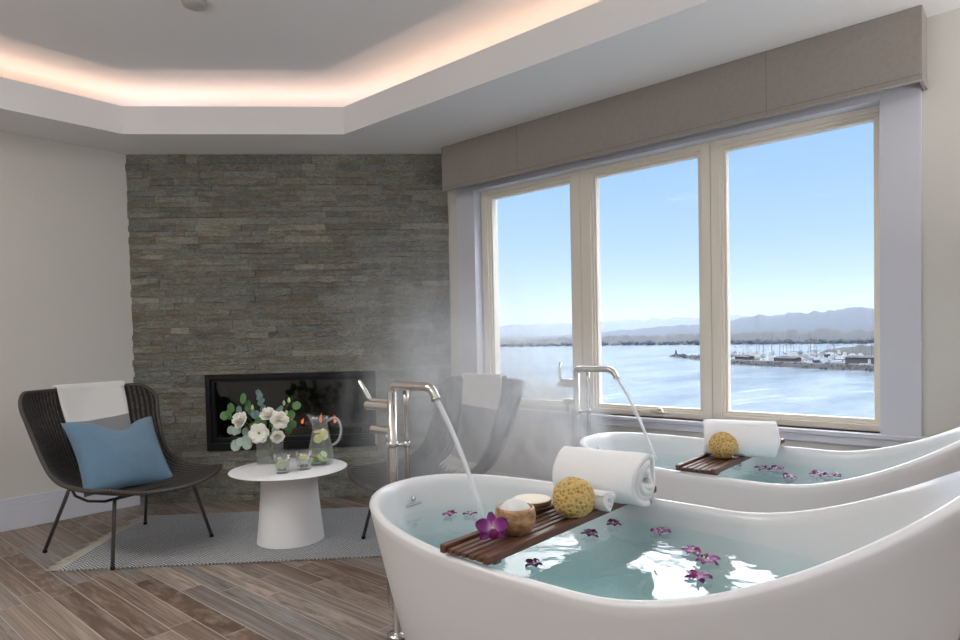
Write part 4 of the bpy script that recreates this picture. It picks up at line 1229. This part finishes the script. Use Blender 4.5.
while len(berths) < 80 and tries < 3000:
    tries += 1
    kd = rbt.choice((0, 0, 0, 1, 2, 2))
    t = rbt.uniform(.22, .72); p = bwat(t); back = rbt.uniform(14, 150)
    dirv = Vector((p.x, p.y)).normalized(); x, y = p.x+dirv.x*back, p.y+dirv.y*back
    if any((x-bx)**2+(y-by)**2 < 72 for bx, by in berths) or any((x-bwat(q/60).x)**2+(y-bwat(q/60).y)**2 < 170 for q in range(61)): continue
    berths.append((x, y))
    o = protos[kd] if first[kd] else copy_tree(protos[kd]); first[kd] = False
    o.location = (x, y, ZS+.1); s = rbt.uniform(.75, 1.15); o.scale = (s, s, s); o.rotation_euler = (0, 0, radians(rbt.choice((20, 25, 200, 110)))+rbt.uniform(-.15, .15))
    if kd < 2: tag(o, ('white sailboat' if kd == 0 else 'blue-hulled sailboat')+' moored in the marina behind the breakwater', 'boat', ('white' if kd == 0 else 'blue')+' sailboats in the marina')
    else: tag(o, 'white motorboat moored in the marina behind the breakwater', 'boat', 'motorboats in the marina')

# haze over the bay (real scattering air)
k = NT('bay_haze')
sct = k.n('ShaderNodeVolumeScatter', {'Color': (.078,.108,.158,1), 'Density': 3.0e-4, 'Anisotropy': 0.}).outputs[0]
ab = None
k.t.links.new(sct, k.out.inputs['Volume'])
HAZE = True
if HAZE:
    m = MB(); m.box((30, -4000, ZS-5), (9400, 8800, 420)); o = m.build('haze', k.m); tag(o, 'thin blue haze over the bay and hills', 'haze', None, 'stuff')

# ------------------------------------------------------------------ sky and light
w = bpy.data.worlds.new('sky'); SC.world = w; w.use_nodes = True; nt = w.node_tree; nt.nodes.clear()
K = NT.__new__(NT); K.t = nt; K.out = nt.nodes.new('ShaderNodeOutputWorld')
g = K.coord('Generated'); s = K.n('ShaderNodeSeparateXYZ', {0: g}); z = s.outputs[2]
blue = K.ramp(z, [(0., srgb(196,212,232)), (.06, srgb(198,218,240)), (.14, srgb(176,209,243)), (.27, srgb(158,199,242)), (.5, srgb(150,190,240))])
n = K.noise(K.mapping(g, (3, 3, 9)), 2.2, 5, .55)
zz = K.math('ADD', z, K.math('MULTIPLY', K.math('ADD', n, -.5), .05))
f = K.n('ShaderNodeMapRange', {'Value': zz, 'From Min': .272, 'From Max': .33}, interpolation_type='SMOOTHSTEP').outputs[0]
CLOUD_FILL = 8.2  # unseen bright cloud band, added for room light and bath water reflections
cl = K.n('ShaderNodeVectorMath', {0: (1.,1.02,1.08), 3: CLOUD_FILL}, operation='SCALE').outputs[0]
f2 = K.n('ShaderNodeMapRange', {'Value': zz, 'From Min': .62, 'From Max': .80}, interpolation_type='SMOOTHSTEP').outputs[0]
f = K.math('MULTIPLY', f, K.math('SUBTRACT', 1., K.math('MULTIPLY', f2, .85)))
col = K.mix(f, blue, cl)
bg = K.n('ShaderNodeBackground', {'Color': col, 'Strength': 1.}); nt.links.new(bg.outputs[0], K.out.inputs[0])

sun = bpy.data.lights.new('sun', 'SUN'); sun.energy = 1.6; sun.angle = radians(2); sun.color = (1., .95, .88)
so = bpy.data.objects.new('sun', sun); COL.objects.link(so); so.rotation_euler = (radians(38), 0, radians(-70))   # from behind the building, over the roof
# daylight portals help the sampling of the openings
def portal(loc, rot, sx, sy):
    d = bpy.data.lights.new('window_daylight', 'AREA'); d.shape = 'RECTANGLE'; d.size = sx; d.size_y = sy; d.cycles.is_portal = True
    o = bpy.data.objects.new('window_daylight', d); COL.objects.link(o); o.location = loc; o.rotation_euler = rot
portal((W+.16, 1.716, 1.385), (0, radians(90), 0), 1.5, 2.42)
portal((-1., Y0-.1, 1.5), (radians(90), 0, 0), 2.4, 1.6)

# fill lights added at ceiling height, out of view, to brighten the room
def fill_lamp(x, y, z, power, size=.5):
    d = bpy.data.lights.new('ceiling_fill', 'AREA'); d.shape = 'DISK'; d.size = size; d.energy = power; d.color = (1., .98, .96)
    o = bpy.data.objects.new('ceiling_fill', d); COL.objects.link(o); o.location = (x, y, z)
for x, y, e in ((-.5, 3.1, 24), (-1.6, 1.8, 12), (.3, 2.3, 8)): fill_lamp(x, y, HT-.02, e, .5)
for ux, uy, uz, ue in ((2.55, -1.2, 1.45, 42), (-1.3, 1.6, 1.4, 48), (-.9, -.6, 1.5, 20)):  # up-facing fill lights, added out of view to brighten ceiling and soffit
    d = bpy.data.lights.new('upward_fill', 'AREA'); d.shape = 'DISK'; d.size = .5; d.energy = ue; d.color = (1., .98, .97)
    o = bpy.data.objects.new('upward_fill', d); COL.objects.link(o); o.location = (ux, uy, uz); o.rotation_euler = (pi, 0, 0)

# ------------------------------------------------------------------ camera
cam = bpy.data.cameras.new('camera'); co_ = bpy.data.objects.new('camera', cam); COL.objects.link(co_)
F = 639.6; yaw, pitch, roll, H = .7149, -.0302, -.0216, 1.10844
cam.sensor_width = 36; cam.lens = F/960*36; cam.shift_y = (358.06-320)/960; cam.shift_x = 0; cam.clip_start = .02; cam.clip_end = 20000
fw = Vector((cos(yaw)*cos(pitch), sin(yaw)*cos(pitch), sin(pitch))); r0 = Vector((sin(yaw), -cos(yaw), 0)); u0 = r0.cross(fw)
r1 = r0*cos(roll)+u0*sin(roll); u1 = -r0*sin(roll)+u0*cos(roll)
Mx = Matrix((r1, u1, -fw)).transposed().to_4x4(); Mx.translation = (0, 0, H); co_.matrix_world = Mx
SC.camera = co_

SC.view_settings.view_transform = 'Standard'; SC.view_settings.look = 'None'; SC.view_settings.gamma = 1; SC.view_settings.use_curve_mapping = False
SC.view_settings.exposure = 0.0
SC.cycles.max_bounces = 10; SC.cycles.diffuse_bounces = 5; SC.cycles.glossy_bounces = 5; SC.cycles.transparent_max_bounces = 24; SC.cycles.transmission_bounces = 6; SC.cycles.volume_bounces = 1
SC.cycles.caustics_reflective = False; SC.cycles.caustics_refractive = False; SC.cycles.sample_clamp_indirect = 6; SC.cycles.use_denoising = True
SC.cycles.volume_step_rate = 2.; SC.cycles.volume_max_steps = 64
